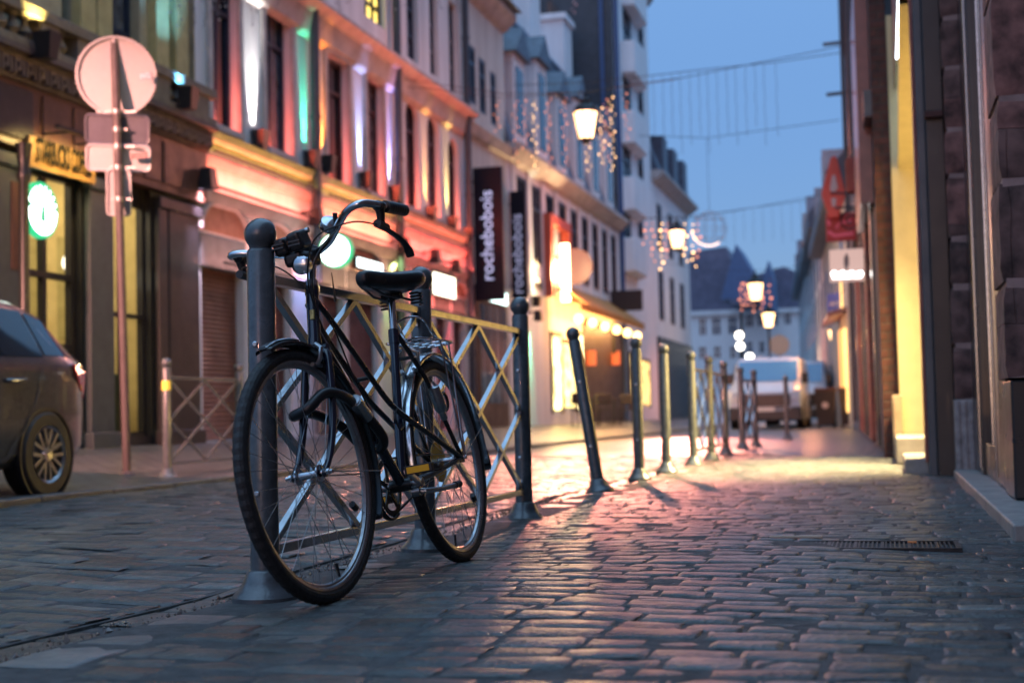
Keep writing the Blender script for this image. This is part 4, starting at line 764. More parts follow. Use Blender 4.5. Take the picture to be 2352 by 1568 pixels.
for k in range(3):
    ya = tD0 + 3.2 + k * 4.6; s = MB(); s.box(FX - 2.2, FX - 1.2, ya, ya + 1.3, zt - 1.0, zt + 1.5); s.box(FX - 2.3, FX - 1.1, ya - .1, ya + 1.4, zt + 1.5, zt + 1.7); c_ = build(s, 'chimney', M_white, th)
    for j in range(3): s = MB(); s.lathe([(.13, 0), (.11, .5)], (FX - 1.7, ya + .3 + j * .36, zt + 1.7), seg=10); build(s, 'chimney_pot', M_brown, c_)
ops = []; tE = 16.8
for yt, yb in ((30, 105), (184, 262), (335, 411), (485, 548), (-120, -45)):
    for xl, xr in ((1431, 1450), (1466, 1478)): ops.append(wy(xl, xr, yt, yb))
th = house('tall_white_house', YB[6], YB[7], tE, M_white, 'tall narrow white house with stacked bay fronts rising out of the picture', ops, M_pane, hz=(.5,), reveal=.07, eave=.3)
for q in ops[::2]:
    a, b, c, d = q; s = MB(); s.prism([(FX + .002, a - .5, c - 1.30), (FX + .42, a - .1, c - 1.22), (FX + .42, b + .9, c - 1.22), (FX + .002, b + 1.3, c - 1.30)], (0, 0, 1.15)); build(s, 'bay_apron', M_white, th, bevel=.03)
s = MB(); s.box(FX - 12, FX - .02, YB[6] - .12, YB[6] - .002, tD + 1, tE); build(s, 'slate_gable', mat('dark slate hung gable', (.03, .045, .065), .5, var=.3, vscale=5, bump=.4), th)
s = MB(); s.tube([(FX + .1, YB[6] + .15, .3), (FX + .1, YB[6] + .15, tE)], .09, 8); s.tube([(FX - .35, YB[6] - .22, tD + 2), (FX - .35, YB[6] - .22, tE)], .07, 8); build(s, 'pipe', mat('blue painted pipe', (.04, .09, .22), .4), th)
tF = L(1540, 440)[1]; ops = []
for k in range(3):
    for (c, d) in ((4.2, 6.2), (7.0, 8.9)): ya = YB[7] + 1.2 + k * 3.1; ops.append((ya, ya + 1.1, c, d))
th = house('corner_house', YB[7], YB[8], tF, M_white, 'white corner house with dark dormer roof, last on the left side', ops, mat('blue window glass', (.02, .06, .16), .1), eave=.5, reveal=.05)
s = MB(); s.prism([(FX + .3, YB[7], tF + .1), (FX - .3, YB[7], L(1540, 352)[1]), (FX - 5.5, YB[7], L(1540, 352)[1]), (FX - 6.5, YB[7], tF + .1)], (0, YB[8] - YB[7] - .6, 0)); build(s, 'roof', M_slate, th)
for k in range(3): ya = YB[7] + 1.5 + k * 3.0; s = MB(); s.box(FX - .8, FX + .28, ya, ya + 1.2, tF + .3, tF + 1.7); build(s, 'dormer', M_slate, th)
s = MB(); s.box(FX + .002, FX + .10, YB[7] + .4, YB[8] - .4, .26, 3.5); build(s, 'shopfront', mat('dark blue shopfront', (.012, .02, .035), .4, var=.3), th)
# ================================================================== STREET LAMPS AND GARLANDS
def lampglass(name, col, st, tr=.45):
    if name in MATS: return MATS[name]
    m = bpy.data.materials.new(name); m.use_nodes = True; MATS[name] = m; n = m.node_tree; lk = n.links.new; n.nodes.remove(n.nodes['Principled BSDF'])
    e = n.nodes.new('ShaderNodeEmission'); e.inputs[0].default_value = (*col, 1); e.inputs[1].default_value = st; t = n.nodes.new('ShaderNodeBsdfTransparent'); x = n.nodes.new('ShaderNodeMixShader'); x.inputs[0].default_value = 1 - tr
    lk(t.outputs[0], x.inputs[1]); lk(e.outputs[0], x.inputs[2]); lk(x.outputs[0], n.nodes['Material Output'].inputs[0]); return m
M_lgl = lampglass('frosted lantern glass', (1, .56, .24), 9); M_wire = mat('black cable', (.012, .014, .02), .5)
M_bulb = glow('warm fairy bulb', (1, .32, .18), 1.7); M_bulbc = glow('golden fairy bulb', (1, .56, .24), 4.5); M_off = mat('unlit fairy bulb', (.45, .42, .45), .25)
LAMPC = (1, .30, .20)
def lantern(px, py, Y, sc, power, label, col=LAMPC, mount='cable', hw=8.0, aim=False):
    X, z = onY(px, py, Y); c = Vector((X, Y, z)); o = empty('street_lantern', c, label, 'street lamp', 'lit street lanterns'); q = lambda a, b: (a * sc, b * sc)
    s = MB(); s.lathe([q(.13, -.27), q(.215, .20)], c, seg=8, cap=False); build(s, 'glass', M_lgl, o)
    s = MB(); s.lathe([q(.06, -.36), q(.07, -.32), q(.135, -.285), q(.135, -.268)], c, seg=8); s.lathe([q(.225, .20), q(.25, .205), q(.19, .32), q(.10, .37), q(.10, .44), q(.03, .48), q(.02, .58)], c, seg=8)
    for k in range(8): a = 2 * pi * k / 8; s.bar(c + Vector((.132 * cos(a), .132 * sin(a), -.27)) * sc, c + Vector((.217 * cos(a), .217 * sin(a), .20)) * sc, .018 * sc, .018 * sc, (cos(a), sin(a), .1))
    build(s, 'frame', M_lampb, o)
    if mount == 'cable': s = MB(); s.tube([(FX, Y, z + sc * .58 + .55), (X - 1.5, Y, z + sc * .58 + .08), (X, Y, z + sc * .58), (X + 1.5, Y, z + sc * .58 + .08), (-.4 - max(0, Y - 30) * .055, Y, z + sc * .58 + .45)], .007, 6); build(s, 'cable', M_wire, o)
    elif mount == 'post': s = MB(); s.lathe([(.10, -z + .0), (.10, -z + .8), (.055, -z + .9), (.045, -.34 * sc)], c, seg=10); build(s, 'post', M_lampb, o)
    elif mount == 'wall': s = MB(); s.tube([c + Vector((0, 0, .55 * sc)), c + Vector((.2, 0, .7 * sc)), c + Vector((hw, 0, .6 * sc))], .025, 6); build(s, 'bracket', M_lampb, o)
    if power:
        spot('flame', c + Vector((0, 0, -.02 * sc)), Vector((-2.9 - X, (14.6 if Y < 30 else 23.0) - Y, -z)) if aim else (0, 0, -1), col, power, (26 if Y < 30 else 16) if aim else 140, .7, .10 * sc, o); point('halo', c + Vector((0, 0, -.02 * sc)), col, min(power * .1, 750), .1 * sc, o)
    return o
lantern(1345, 285, 25.0, 1.0, 21000, 'largest lit lantern, hung with icicle lights', aim=True); lantern(1555, 548, 37.0, .95, 36000, 'lit lantern left of the wire ball ornament', aim=True); lantern(1735, 668, 55.0, 1.35, 2000, 'lit lantern before the dark gable roofs')
lantern(1765, 733, 60.0, 1.2, 2500, 'lit lantern on a post above the van', (1, .6, .38), 'post'); lantern(1913, 768, 48.0, .70, 700, 'small lit lantern on the right wall above the bin', (1, .55, .3), 'wall', .9)
for x, y, lab in ((1698, 770, 'topmost of three small white lamps beyond the van'), (1700, 795, 'middle of three small white lamps beyond the van'), (1722, 820, 'lowest of three small white lamps beyond the van')):
    X, z = onY(x, y, 75); o = empty('globe_lamp', (X, 75, z), lab, 'street lamp', 'small lamps beyond the van'); s = MB(); s.ball((X, 75, z), .20); build(s, 'globe', glow('white globe', (1, .92, .78), 9), o, smooth=True)
    s = MB(); s.lathe([(.05, -z), (.04, -.2)], (X, 75, z), seg=8); build(s, 'post', M_lampb, o)
def garland(label, Y, cable, strands, lit, wr=.004, br=.017, step=.13, cr=.006, name='light_garland'):
    """cable: pixel points at street distance Y; strands: (x pixel, y top, y bottom, share of golden bulbs)"""
    P = [Vector((onY(x, y, Y)[0], Y, onY(x, y, Y)[1])) for x, y in cable]; o = empty(name, P[0], label, 'fairy lights', 'fairy light garlands')
    s = MB(); s.tube(P, cr, 6); build(s, 'cable', M_wire, o)
    for x, yt, yb, gold in strands:
        X, zt = onY(x, yt, Y); X, zb = onY(x, yb, Y); n = max(2, int((zt - zb) / step)); pts = [Vector((X + (.03 if lit else .010) * sin(k * 1.3 + x), Y + .02 * cos(k * 2.1 + x), zt - (zt - zb) * k / n)) for k in range(n + 1)]
        s = MB(); s.tube(pts, wr, 4); st = build(s, 'strand', M_wire, o)
        if lit is not None:
            s = MB()
            for k, p in enumerate(pts[1:]): s.ball(p + Vector((.025 * (-1) ** k, -.02, 0)), br * (1 + .35 * sin(k * 2.3 + x)), 6, 4)
            ob = build(s, 'bulbs', (M_bulbc if gold > .5 else M_bulb) if lit else M_off, st)
    return o
garland('warm icicle lights hanging around the largest lantern', 25.2, [(735, 188), (1000, 205), (1150, 225), (1345, 212), (1480, 190), (1560, 180)], [(1143, 225, 302, .1), (1187, 224, 372, .2), (1208, 223, 350, .1), (1230, 222, 390, .9), (1263, 220, 392, .4), (1300, 217, 392, .1), (1352, 330, 392, .9), (1384, 240, 374, .9), (1397, 220, 380, .3), (1409, 215, 392, .8), (1441, 206, 318, .2)], True, br=.0125, step=.075)
garland('warm icicle lights hanging around the second lantern', 37.2, [(1440, 505), (1555, 498), (1660, 505)], [(1482, 500, 560, .1), (1500, 500, 600, .2), (1520, 500, 618, .8), (1532, 500, 590, .2), (1575, 500, 600, .9), (1594, 500, 612, .9), (1606, 500, 590, .1)], True, br=.03, step=.16)
garland('warm icicle lights hanging around the third lantern', 55.2, [(1690, 640), (1735, 636), (1790, 640)], [(1703, 640, 712, .1), (1712, 640, 700, .1), (1722, 655, 700, .2), (1732, 690, 715, .1), (1752, 660, 708, .1), (1769, 640, 700, .1)], True, br=.045, step=.2)
sx = [1505, 1526, 1546, 1567, 1588, 1609, 1630, 1651, 1673, 1694, 1716, 1738, 1760, 1787]
garland('unlit light curtain hanging across the open sky', 33.5, [(1180, 196), (1340, 190), (1485, 175), (1600, 162), (1785, 143), (1860, 132), (1948, 119)], [(x, 175 - (x - 1485) * .107, 325 + (30 if x < 1690 else 10) - 22 * (k % 3), 0) for k, x in enumerate(sx)], None, wr=.006, cr=.010)
garland('faint second unlit light curtain further down the street', 62.0, [(1560, 505), (1640, 490), (1750, 474), (1900, 455)], [(1600 + k * 22, 496 - k * 2.8, 560 - 4 * (k % 3), 0) for k in range(13)], None, wr=.007, cr=.012)
garland('pale unlit icicle strands along the top of the picture', 15.0, [(380, -60), (700, -55), (1300, -60)], [(x, -58, y, 0) for x, y in ((398, 30), (414, 62), (430, 20), (446, 70), (472, 62), (486, 30), (503, 48), (520, 18), (578, 60), (588, 30), (612, 22), (640, 12), (780, 26), (805, 8), (905, 24), (935, 12), (1012, 22), (1046, 14), (1052, 28))], False, wr=.003, br=.011, step=.075)
garland('pale unlit strand hanging before the dark slate gable', 30.0, [(1255, -40), (1330, -40), (1400, -40)], [(1322, -38, 30, 0), (1316, -38, 22, 0)], False, br=.02)
X, z = onY(1630, 525, 50); o = empty('wire_ball', (X, 50, z), 'large wire ball ornament hanging against the evening sky', 'street ornament'); R = .60
for k in range(5):
    a = pi * k / 5; s = MB(); s.tube([(X + R * cos(t) * cos(a), 50 + R * cos(t) * sin(a), z + R * sin(t)) for t in np.linspace(0, 2 * pi, 36, endpoint=False)], .010, 5, closed=True); build(s, 'hoop', M_off, o)
for h in (-.35, 0, .35):
    r = sqrt(R * R - h * h); s = MB(); s.tube([(X + r * cos(t), 50 + r * sin(t), z + h) for t in np.linspace(0, 2 * pi, 36, endpoint=False)], .010, 5, closed=True); build(s, 'hoop', M_off, o)
s = MB(); 
for t in np.linspace(radians(195), radians(300), 18): s.ball((X + R * cos(t) * 1.02, 49.9, z + R * sin(t) * 1.02), .035, 6, 4)
build(s, 'lit_bulbs', glow('soft white bulbs', (1, .66, .52), 2.6), o)
s = MB(); s.tube([(X, 50, z + R), (X, 50, z + 3.2)], .008, 5); s.tube([(-8.5, 50, z + 3.5), (X, 50, z + 3.2), (-1.2, 50, z + 3.5)], .012, 5); build(s, 'cable', M_wire, o)

# ================================================================== TRAFFIC SIGN
M_sign = mat('galvanised sign back', (.46, .46, .48), .42, metal=.25, var=.12, vscale=5); M_pole = mat('painted sign pole', (.05, .04, .045), .6, var=.2); M_clamp = mat('sign clamp', (.22, .22, .23), .4, metal=.5)
SY = 11.62; sp_ = empty('traffic_sign', (*onY(292, 1095, SY)[:1], SY, .02), 'round traffic sign seen from behind, with small plates, leaning slightly', 'traffic sign')
Q = lambda x, y, dy=0.0: Vector((onY(x, y, SY + dy)[0], SY + dy, onY(x, y, SY + dy)[1]))
s = MB(); s.tube([Q(292, 1094), Q(263, 86)], .038, 20); s.lathe([(.07, -.03), (.07, .02), (.04, .05)], Q(292, 1094), seg=16); build(s, 'pole', M_pole, sp_, smooth=True)
vd = (Q(267, 175) - Vector((0, 0, CAMH))).normalized(); c = Q(267, 175, .05); r = .357
s = MB(); s.lathe([(r, .0), (r, .012), (r - .02, .012), (r - .02, .030), (r + .004, .030), (r + .004, -.012), (r - .014, -.012), (r - .014, .0)], c, -vd, 56, cap=False); s.lathe([(r - .016, -.004), (r - .016, .004)], c, -vd, 56); build(s, 'disc', M_sign, sp_)
s = MB(); e = vd.cross(Vector((0, 0, 1))).normalized(); up = e.cross(vd)
def plate(cx, cy, hw, hh, rad, m, name, dy=.06, rim=True):
    c = Q(cx, cy, dy); pts = []
    for sx_, sy_, a0 in ((1, 1, 0), (-1, 1, 90), (-1, -1, 180), (1, -1, 270)):
        for a in np.linspace(radians(a0), radians(a0 + 90), 6): pts.append(c + e * (sx_ * (hw - rad) + rad * cos(a)) + up * (sy_ * (hh - rad) + rad * sin(a)))
    s = MB(); s.prism(pts, vd * .004); o = build(s, name, m, sp_)
    if rim: s = MB(); s.tube([p - vd * .006 for p in pts], .011, 6, closed=True); build(s, 'rim', m, o, smooth=True)
    return o
px = 12.95 / 3285
plate(270, 297, 71 * px, 32 * px, .04, mat('dull plate back', (.11, .11, .14), .4, metal=.2, var=.2), 'plate'); plate(272, 363, 71 * px, 29 * px, .04, M_sign, 'plate'); plate(273, 443, 26 * px, 52 * px, .035, M_sign, 'plate')
for y, wd in ((96, 46), (257, 46), (298, 24), (337, 40), (385, 40), (458, 30)):
    x = 263 + (y - 86) * 29 / 1008; s = MB(); s.tube([Q(x, y + 5, -.0), Q(x, y - 5, -.0)], .0435, 16); s.bar(Q(x - wd, y, .045), Q(x + wd, y, .045), .012, .022); build(s, 'clamp', M_clamp, sp_, smooth=True)
s = MB(); s.box(*sorted((Q(316, 172).x, Q(342, 172).x)), SY + .045, SY + .06, Q(330, 180).z, Q(330, 164).z); st_ = build(s, 'sticker', mat('faded sticker', (.30, .32, .38), .6, var=1.0, vscale=45), sp_)
for x0, x1, y in ((214, 255, 357), (293, 333, 357)): s = MB(); s.box(*sorted((Q(x0, y).x, Q(x1, y).x)), SY + .045, SY + .056, Q(x0, y + 7).z, Q(x0, y - 7).z); build(s, 'stamped_text', mat('dark stamped text %d' % x0, (.20, .12, .12) if x0 > 250 else (.40, .36, .36), .6, var=1.0, vscale=60), sp_)

# ================================================================== HATCHBACK
M_car = mat('grey car paint', (.085, .090, .100), .26, metal=.55, coat=.8, var=.06, vscale=300); M_cgl = mat('dark car glass', (.008, .010, .014), .05, spec=.8); M_tyre = mat('car tyre', (.012, .013, .015), .6, var=.3); M_red = mat('tail lamp lens', (.55, .012, .015), .12, coat=.6)
CX, CYr, CZ = -6.735, 9.17, .005; hat = empty('hatchback_car', (CX, CYr, CZ), 'grey hatchback with silver wheels parked half out of the picture', 'car')
ST_ = [(.69, .36, .60, .62, .64, .66, .60), (.68, .30, .70, .78, .80, .72, .62), (.65, .26, .76, .90, .945, .765, .64), (.585, .25, .80, .95, 1.06, .80, .60), (.45, .25, .835, .965, 1.21, .825, .585), (.30, .25, .855, .965, 1.35, .84, .57), (.05, .22, .865, .955, 1.42, .85, .565), (-.45, .20, .868, .945, 1.455, .852, .57), (-1.1, .20, .868, .93, 1.445, .85, .57), (-1.5, .20, .868, .925, 1.36, .85, .57), (-1.85, .21, .866, .92, 1.18, .845, .58), (-2.2, .22, .86, .91, .985, .835, .62), (-2.6, .23, .84, .86, .92, .81, .60), (-2.95, .25, .78, .74, .80, .74, .56), (-3.12, .32, .66, .60, .62, .62, .50)]
def cring(st, cut=None):
    y, zl, wd, zb, zr_, wb, wr_ = st; H = [(wd * .90, zl), (wd * .985, zl + .10), (wd, zl + (zb - zl) * .5), (wd * .992, zb - .09), (wb, zb), (wr_ + (wb - wr_) * .14, zr_ - (zr_ - zb) * .12), (wr_ * .90, zr_ - (zr_ - zb) * .01), (wr_ * .5, zr_ + .012)]
    P = [(x, z) for x, z in H] + [(-x, z) for x, z in H[::-1]]; return [Vector((CX + x, CYr + y, CZ + z)) for x, z in P]
s = MB(); s.loft([cring(t) for t in ST_]); bd = build(s, 'body', M_car, hat, smooth=True); bd.data.set_sharp_from_angle(angle=radians(50))
def cglass(i0, i1, f0, f1, name='side_window'):
    for sg in (1, -1):
        rows = []
        for i in np.linspace(i0, i1, 9):
            k = int(min(i, len(ST_) - 2)); f = i - k; st = [a * (1 - f) + b * f for a, b in zip(ST_[k], ST_[k + 1])]; y, zl, wd, zb, zr_, wb, wr_ = st; top = (wr_ + (wb - wr_) * .14, zr_ - (zr_ - zb) * .12)
            rows.append([Vector((CX + sg * (wb + (top[0] - wb) * q + .007), CYr + y, CZ + zb + (top[1] - zb) * q)) for q in np.linspace(f0, f1, 4)])
        s = MB(); s.grid(rows); build(s, name, M_cgl, hat, smooth=True)
cglass(4.15, 6.0, .14, .92, 'quarter_window'); cglass(6.08, 7.75, .10, .92); cglass(7.85, 10.1, .10, .92)
s = MB(); s.grid([[Vector((CX + q * (st[6] * .86), CYr + st[0] + .012, CZ + st[4] + .006)) for q in (-1, -.5, 0, .5, 1)] for st in ST_[2:6]]); build(s, 'rear_window', M_cgl, hat, smooth=True)
s = MB(); s.grid([[Vector((CX + q * (st[6] * .88), CYr + st[0] - .01, CZ + st[4] + .012)) for q in (-1, -.5, 0, .5, 1)] for st in ST_[9:12]]); build(s, 'windscreen', M_cgl, hat, smooth=True)
for sg in (1, -1):
    s = MB(); s.prism([Vector((CX + sg * x, CYr + y, CZ + z)) for x, y, z in ((.835, .38, .955), (.79, .62, .90), (.735, .675, .80), (.74, .665, .70), (.805, .54, .76), (.845, .42, .87))], (sg * .012, .012, .004)); build(s, 'tail_lamp', M_red, hat, bevel=.006)
    s = MB(); s.tube([(CX + sg * .868, CYr - .50, CZ + .815), (CX + sg * .895, CYr - .46, CZ + .815), (CX + sg * .895, CYr - .30, CZ + .82), (CX + sg * .866, CYr - .27, CZ + .82)], .016, 8); build(s, 'door_handle', M_car, hat, smooth=True)
    s = MB(); s.tube([(CX + sg * .872, CYr - .05, CZ + .93), (CX + sg * .874, CYr - .10, CZ + .75), (CX + sg * .874, CYr - .28, CZ + .48), (CX + sg * .873, CYr - .42, CZ + .36), (CX + sg * .86, CYr - .5, CZ + .25)], .004, 5); build(s, 'door_seam', M_lampb, hat)
    s = MB(); s.ball((CX + sg * .95, CYr - 1.72, CZ + .96), .11, 12, 8, (1, .6, .75)); build(s, 'mirror', M_car, hat, smooth=True)
s = MB(); s.box(CX - .68, CX + .68, CYr + .65, CYr + .71, CZ + .30, CZ + .42); build(s, 'bumper_strip', M_lampb, hat, bevel=.02)
def carwheel(root, X, Y, z0, R, W, sg, M=M_alu, spokes=7):
    c = Vector((X, Y, z0 + R)); ax = Vector((sg, 0, 0)); s = MB(); s.lathe([(R * .66, -W / 2), (R * .93, -W / 2), (R, -W * .36), (R, W * .36), (R * .93, W / 2), (R * .68, W / 2 + .002), (R * .66, W / 2 - .02)], c, ax, 36, cap=False); o = build(s, 'wheel', M_tyre, root, smooth=True)
    s = MB(); s.lathe([(R * .665, W / 2 - .02), (R * .655, W / 2 + .004), (R * .60, W / 2 - .012), (R * .60, -W / 2)], c, ax, 36, cap=False); s.lathe([(.0, W / 2 - .015), (R * .17, W / 2 - .005), (R * .20, W / 2 - .03)], c, ax, 16, cap=False)
    for k in range(spokes):
        a = 2 * pi * k / spokes + .2; dv = Vector((0, cos(a), sin(a))); tv = Vector((0, -sin(a), cos(a))); b = c + ax * (W / 2 - .018)
        for t in (-.07, .07): s.bar(b + dv * R * .12 + tv * R * t * .9, b + dv * R * .63 + tv * R * t * 1.9, R * .085, .022, (1, 0, 0))
    build(s, 'rim', M, o, smooth=True); s = MB(); s.lathe([(0, W / 2 - .07), (R * .62, W / 2 - .07)], c, ax, 24, cap=False); build(s, 'brake_disc', M_lampb, o); return o
for sg in (1, -1):
    for y in (0, -2.54):
        carwheel(hat, CX + sg * .782, CYr + y, CZ - .02, .312, .20, sg); s = MB(); s.lathe([(.345, -.03), (.345, .002), (.325, .003), (.318, -.10), (.0, -.14)], (CX + sg * .868, CYr + y, CZ + .29), (sg, 0, 0), 32, cap=False); build(s, 'wheel_arch', M_lampb, hat)
s = MB(); s.box(CX - .04, CX + .04, CYr + .10, CYr + .34, CZ + 1.43, CZ + 1.445); build(s, 'roof_aerial_base', M_lampb, hat)
# ================================================================== VAN
M_van = mat('white van paint', (.40, .48, .60), .3, coat=.5, var=.06); VX, VY, VZ = -3.08, 38.2, .0; van = empty('delivery_van', (VX, VY, VZ), 'white delivery van facing the camera in the street', 'van')
prof = [(0, .32), (-.02, .62), (.06, .98), (.30, 1.10), (.82, 1.22), (1.52, 1.88), (1.9, 1.96), (4.7, 1.97), (4.82, 1.85), (4.85, .40), (4.7, .26), (.1, .24)]
s = MB(); rings = []
for x, dy, k in ((-.96, .12, .93), (-.90, .02, .985), (-.6, 0, 1), (.6, 0, 1), (.90, .02, .985), (.96, .12, .93)): rings.append([Vector((VX + x * (1 if z < 1.15 else (1.0 - .12 * (z - 1.15))), VY + (y if y > 2.4 else y + dy), VZ + .24 + (z - .24) * (k if z > 1.2 else 1))) for y, z in prof])
s.loft(rings); build(s, 'body', M_van, van, smooth=True)
s = MB(); s.grid([[(VX + x * (.80 if t else .86), VY + (.86 + t * .62) - .012, VZ + 1.25 + t * .60 + .012) for x in (-1, -.5, 0, .5, 1)] for t in (0.03, .5, .97)]); build(s, 'windscreen', mat('windscreen with painted sky blue', (.03, .13, .34), .05, spec=.8), van)  # sky reflection put into the glass as a blue base colour
s = MB(); s.box(VX - .66, VX + .66, VY - .055, VY + .02, .60, .92); build(s, 'grille', M_lampb, van, bevel=.02)
s = MB(); s.box(VX - .95, VX + .95, VY - .05, VY + .12, .22, .585); build(s, 'bumper', mat('grey bumper plastic', (.022, .025, .03), .5), van, bevel=.04)
s = MB(); s.prism([(VX - .62, VY - .05, .48), (VX + .62, VY - .05, .48), (VX + .80, VY - .02, .62), (VX + .70, VY - .045, .62), (VX + .52, VY - .06, .53), (VX - .52, VY - .06, .53), (VX - .70, VY - .045, .62), (VX - .80, VY - .02, .62)], (0, .05, 0)); build(s, 'bumper_trim', M_van, van)
for sg in (1, -1):
    s = MB(); s.prism([(VX + sg * .66, VY - .03, .70), (VX + sg * .90, VY + .02, .74), (VX + sg * .93, VY + .16, 1.02), (VX + sg * .74, VY + .06, .94)], (0, .06, .02)); build(s, 'headlight', mat('headlight glass', (.5, .5, .55), .08, coat=1), van, bevel=.01)
    s = MB(); s.box(VX + sg * 1.0 - .09, VX + sg * 1.0 + .09, VY + .98, VY + 1.10, 1.22, 1.50); build(s, 'mirror', M_lampb, van, bevel=.03)
    s = MB(); s.prism([(VX + sg * .965, VY + 1.05, 1.22), (VX + sg * .965, VY + 1.95, 1.22), (VX + sg * .905, VY + 1.95, 1.78), (VX + sg * .905, VY + 1.60, 1.78)], (sg * .012, 0, 0)); build(s, 'door_window', M_cgl, van)
    for y in (.92, 3.95): carwheel(van, VX + sg * .87, VY + y, 0, .33, .22, sg, M_alu, 5); s = MB(); s.lathe([(.42, -.02), (.42, .006), (.36, .008), (.35, -.1), (0, -.12)], (VX + sg * .962, VY + y, .35), (sg, 0, 0), 28, cap=False); build(s, 'wheel_arch', M_lampb, van)
s = MB(); s.box(VX - .25, VX + .25, VY - .062, VY - .052, .47, .575); build(s, 'number_plate', mat('plain white plate', (.7, .7, .68), .4), van)
v2 = copy_tree(van); v2.location = (-2.72, 45.2, 0); v2.scale = (1, 1, 1.06); v2['label'] = 'second pale van parked close behind the white one, showing on its right'; v2['group'] = van['group'] = 'vans in the street'
# ================================================================== CAFE UNDER THE MANSARD HOUSE
YC = lambda x: L(x, 850)[0]
cf = empty('cafe', (FX, YC(1255), .26), 'brightly lit cafe with an orange awning, at street level of the long white house', 'cafe')
for k, (xa, xb, yt, yb, col, st) in enumerate(((1266, 1287, 772, 940, (1, .80, .30), 4.5), (1290, 1318, 790, 935, (1, .74, .26), 3.2), (1322, 1338, 770, 940, (1, .85, .40), 4.0), (1446, 1462, 815, 935, (1, .66, .22), 2.2), (1468, 1490, 830, 930, (1, .62, .2), 1.8))):
    y0, y1 = YC(xa), YC(xb); z1, z0 = L((xa + xb) / 2, yt)[1], L((xa + xb) / 2, yb)[1]; m = glow('cafe window %d' % k, col, st); n = m.node_tree; b = n.nodes['Principled BSDF']; no = n.nodes.new('ShaderNodeTexNoise'); no.inputs['Scale'].default_value = 3.2; no.inputs['Detail'].default_value = 3; tc = n.nodes.new('ShaderNodeTexCoord'); n.links.new(tc.outputs['Object'], no.inputs['Vector'])
    r_ = n.nodes.new('ShaderNodeMapRange'); r_.inputs[1].default_value = .35; r_.inputs[2].default_value = .65; r_.inputs[3].default_value = st * .25; r_.inputs[4].default_value = st * 1.5; n.links.new(no.outputs[0], r_.inputs[0]); n.links.new(r_.outputs[0], b.inputs['Emission Strength'])
    s = MB(); s.box(FX + .01, FX + .03, y0, y1, z0, z1); build(s, 'lit_window', m, cf); s = MB(); s.box(FX + .005, FX + .06, y0 - .08, y0, z0 - .1, z1 + .1); s.box(FX + .005, FX + .06, y1, y1 + .08, z0 - .1, z1 + .1); s.box(FX + .005, FX + .06, y0, y1, z1, z1 + .1); build(s, 'window_frame', mat('brown cafe timber', (.10, .045, .02), .5, var=.3), cf)
y0, y1 = YC(1340), YC(1442); s = MB(); s.box(FX + .004, FX + .05, y0, y1, .26, 3.35); build(s, 'timber_front', mat('dark brown cafe timber', (.045, .022, .015), .5, var=.5, vscale=3), cf)
aw = mat('orange awning canvas', (.50, .20, .03), .7, var=.3, vscale=3); ya, yb_ = YC(1258), YC(1418); s = MB(); s.prism([(FX + .01, ya, 4.15), (FX + .95, ya, 3.45), (FX + .95, ya, 3.25), (FX + .93, ya, 3.25), (FX + .93, ya, 3.43), (FX + .01, ya, 4.08)], (0, yb_ - ya, 0)); build(s, 'awning', aw, cf)
for y in np.linspace(ya + .6, yb_ - .3, 6): s = MB(); s.ball((FX + .75, y, 3.05), .13, 10, 7); build(s, 'hanging_globe', glow('amber globe lamp', (1, .55, .16), 9), cf, smooth=True)
area('awning_light', (FX + .55, (ya + yb_) / 2, 3.2), (0, 0, -1), (1, .52, .18), 380, .5, yb_ - ya - 1, cf)
area('awning_glow', (FX + .5, (ya + yb_) / 2, 3.0), (0, 0, 1), (1, .55, .15), 260, .5, yb_ - ya - 1, cf)
y0, y1 = YC(1382), YC(1414); s = MB(); s.box(FX + .5, FX + .6, YC(1370), YC(1372) + .06, 2.35, 3.0); build(s, 'chalkboard', mat('black chalk board', (.015, .014, .014), .7), cf)
for k, (x, y) in enumerate(((1352, 822), (1408, 822))): Y = YC(x); X, z = onY(x, y, Y - .4); s = MB(); s.box(X - .22, X + .22, Y - .42, Y - .36, z - .22, z + .22); build(s, 'red_lantern_panel', glow('red orange panel', (1, .13, .03), 1.2), cf)
def blade(name, xl, xr, yt, yb, Y, m, label, th=.10, cat='shop sign', grp=None):
    X0, z1 = onY(xl, yt, Y); X1, z0 = onY(xr, yb, Y); o = empty(name, ((X0 + X1) / 2, Y, z0), label, cat, grp); s = MB(); s.box(X0, X1, Y, Y + th, z0, z1); build(s, 'panel', m, o, bevel=.01); return o, X0, X1, z0, z1
Y = YC(1268); o, X0, X1, z0, z1 = blade('neon_sign', 1286, 1309, 560, 692, Y, glow('pale yellow neon', (1, .88, .50), 7), 'tall glowing pale yellow sign above the cafe awning'); s = MB(); s.box(FX - .02, X0, Y + .03, Y + .07, z0 + .3, z0 + .36); s.box(FX - .02, X0, Y + .03, Y + .07, z1 - .36, z1 - .3); build(s, 'brackets', M_lampb, o)
point('neon_spill', ((X0 + X1) / 2, Y - .25, (z0 + z1) / 2), (1, .62, .30), 700, .2, o)
Y = YC(1290); X, z = onY(1320, 612, Y); o = empty('round_sign', (X, Y, z), 'round pink sign beside the pale yellow neon', 'shop sign'); s = MB(); s.lathe([(.50, -.04), (.50, .04)], (X, Y, z), (0, 1, 0), 32); build(s, 'disc', glow('soft pink light', (1, .28, .20), .45), o); s = MB(); s.box(FX, X - .4, Y - .02, Y + .02, z - .03, z + .03); build(s, 'bracket', M_lampb, o)
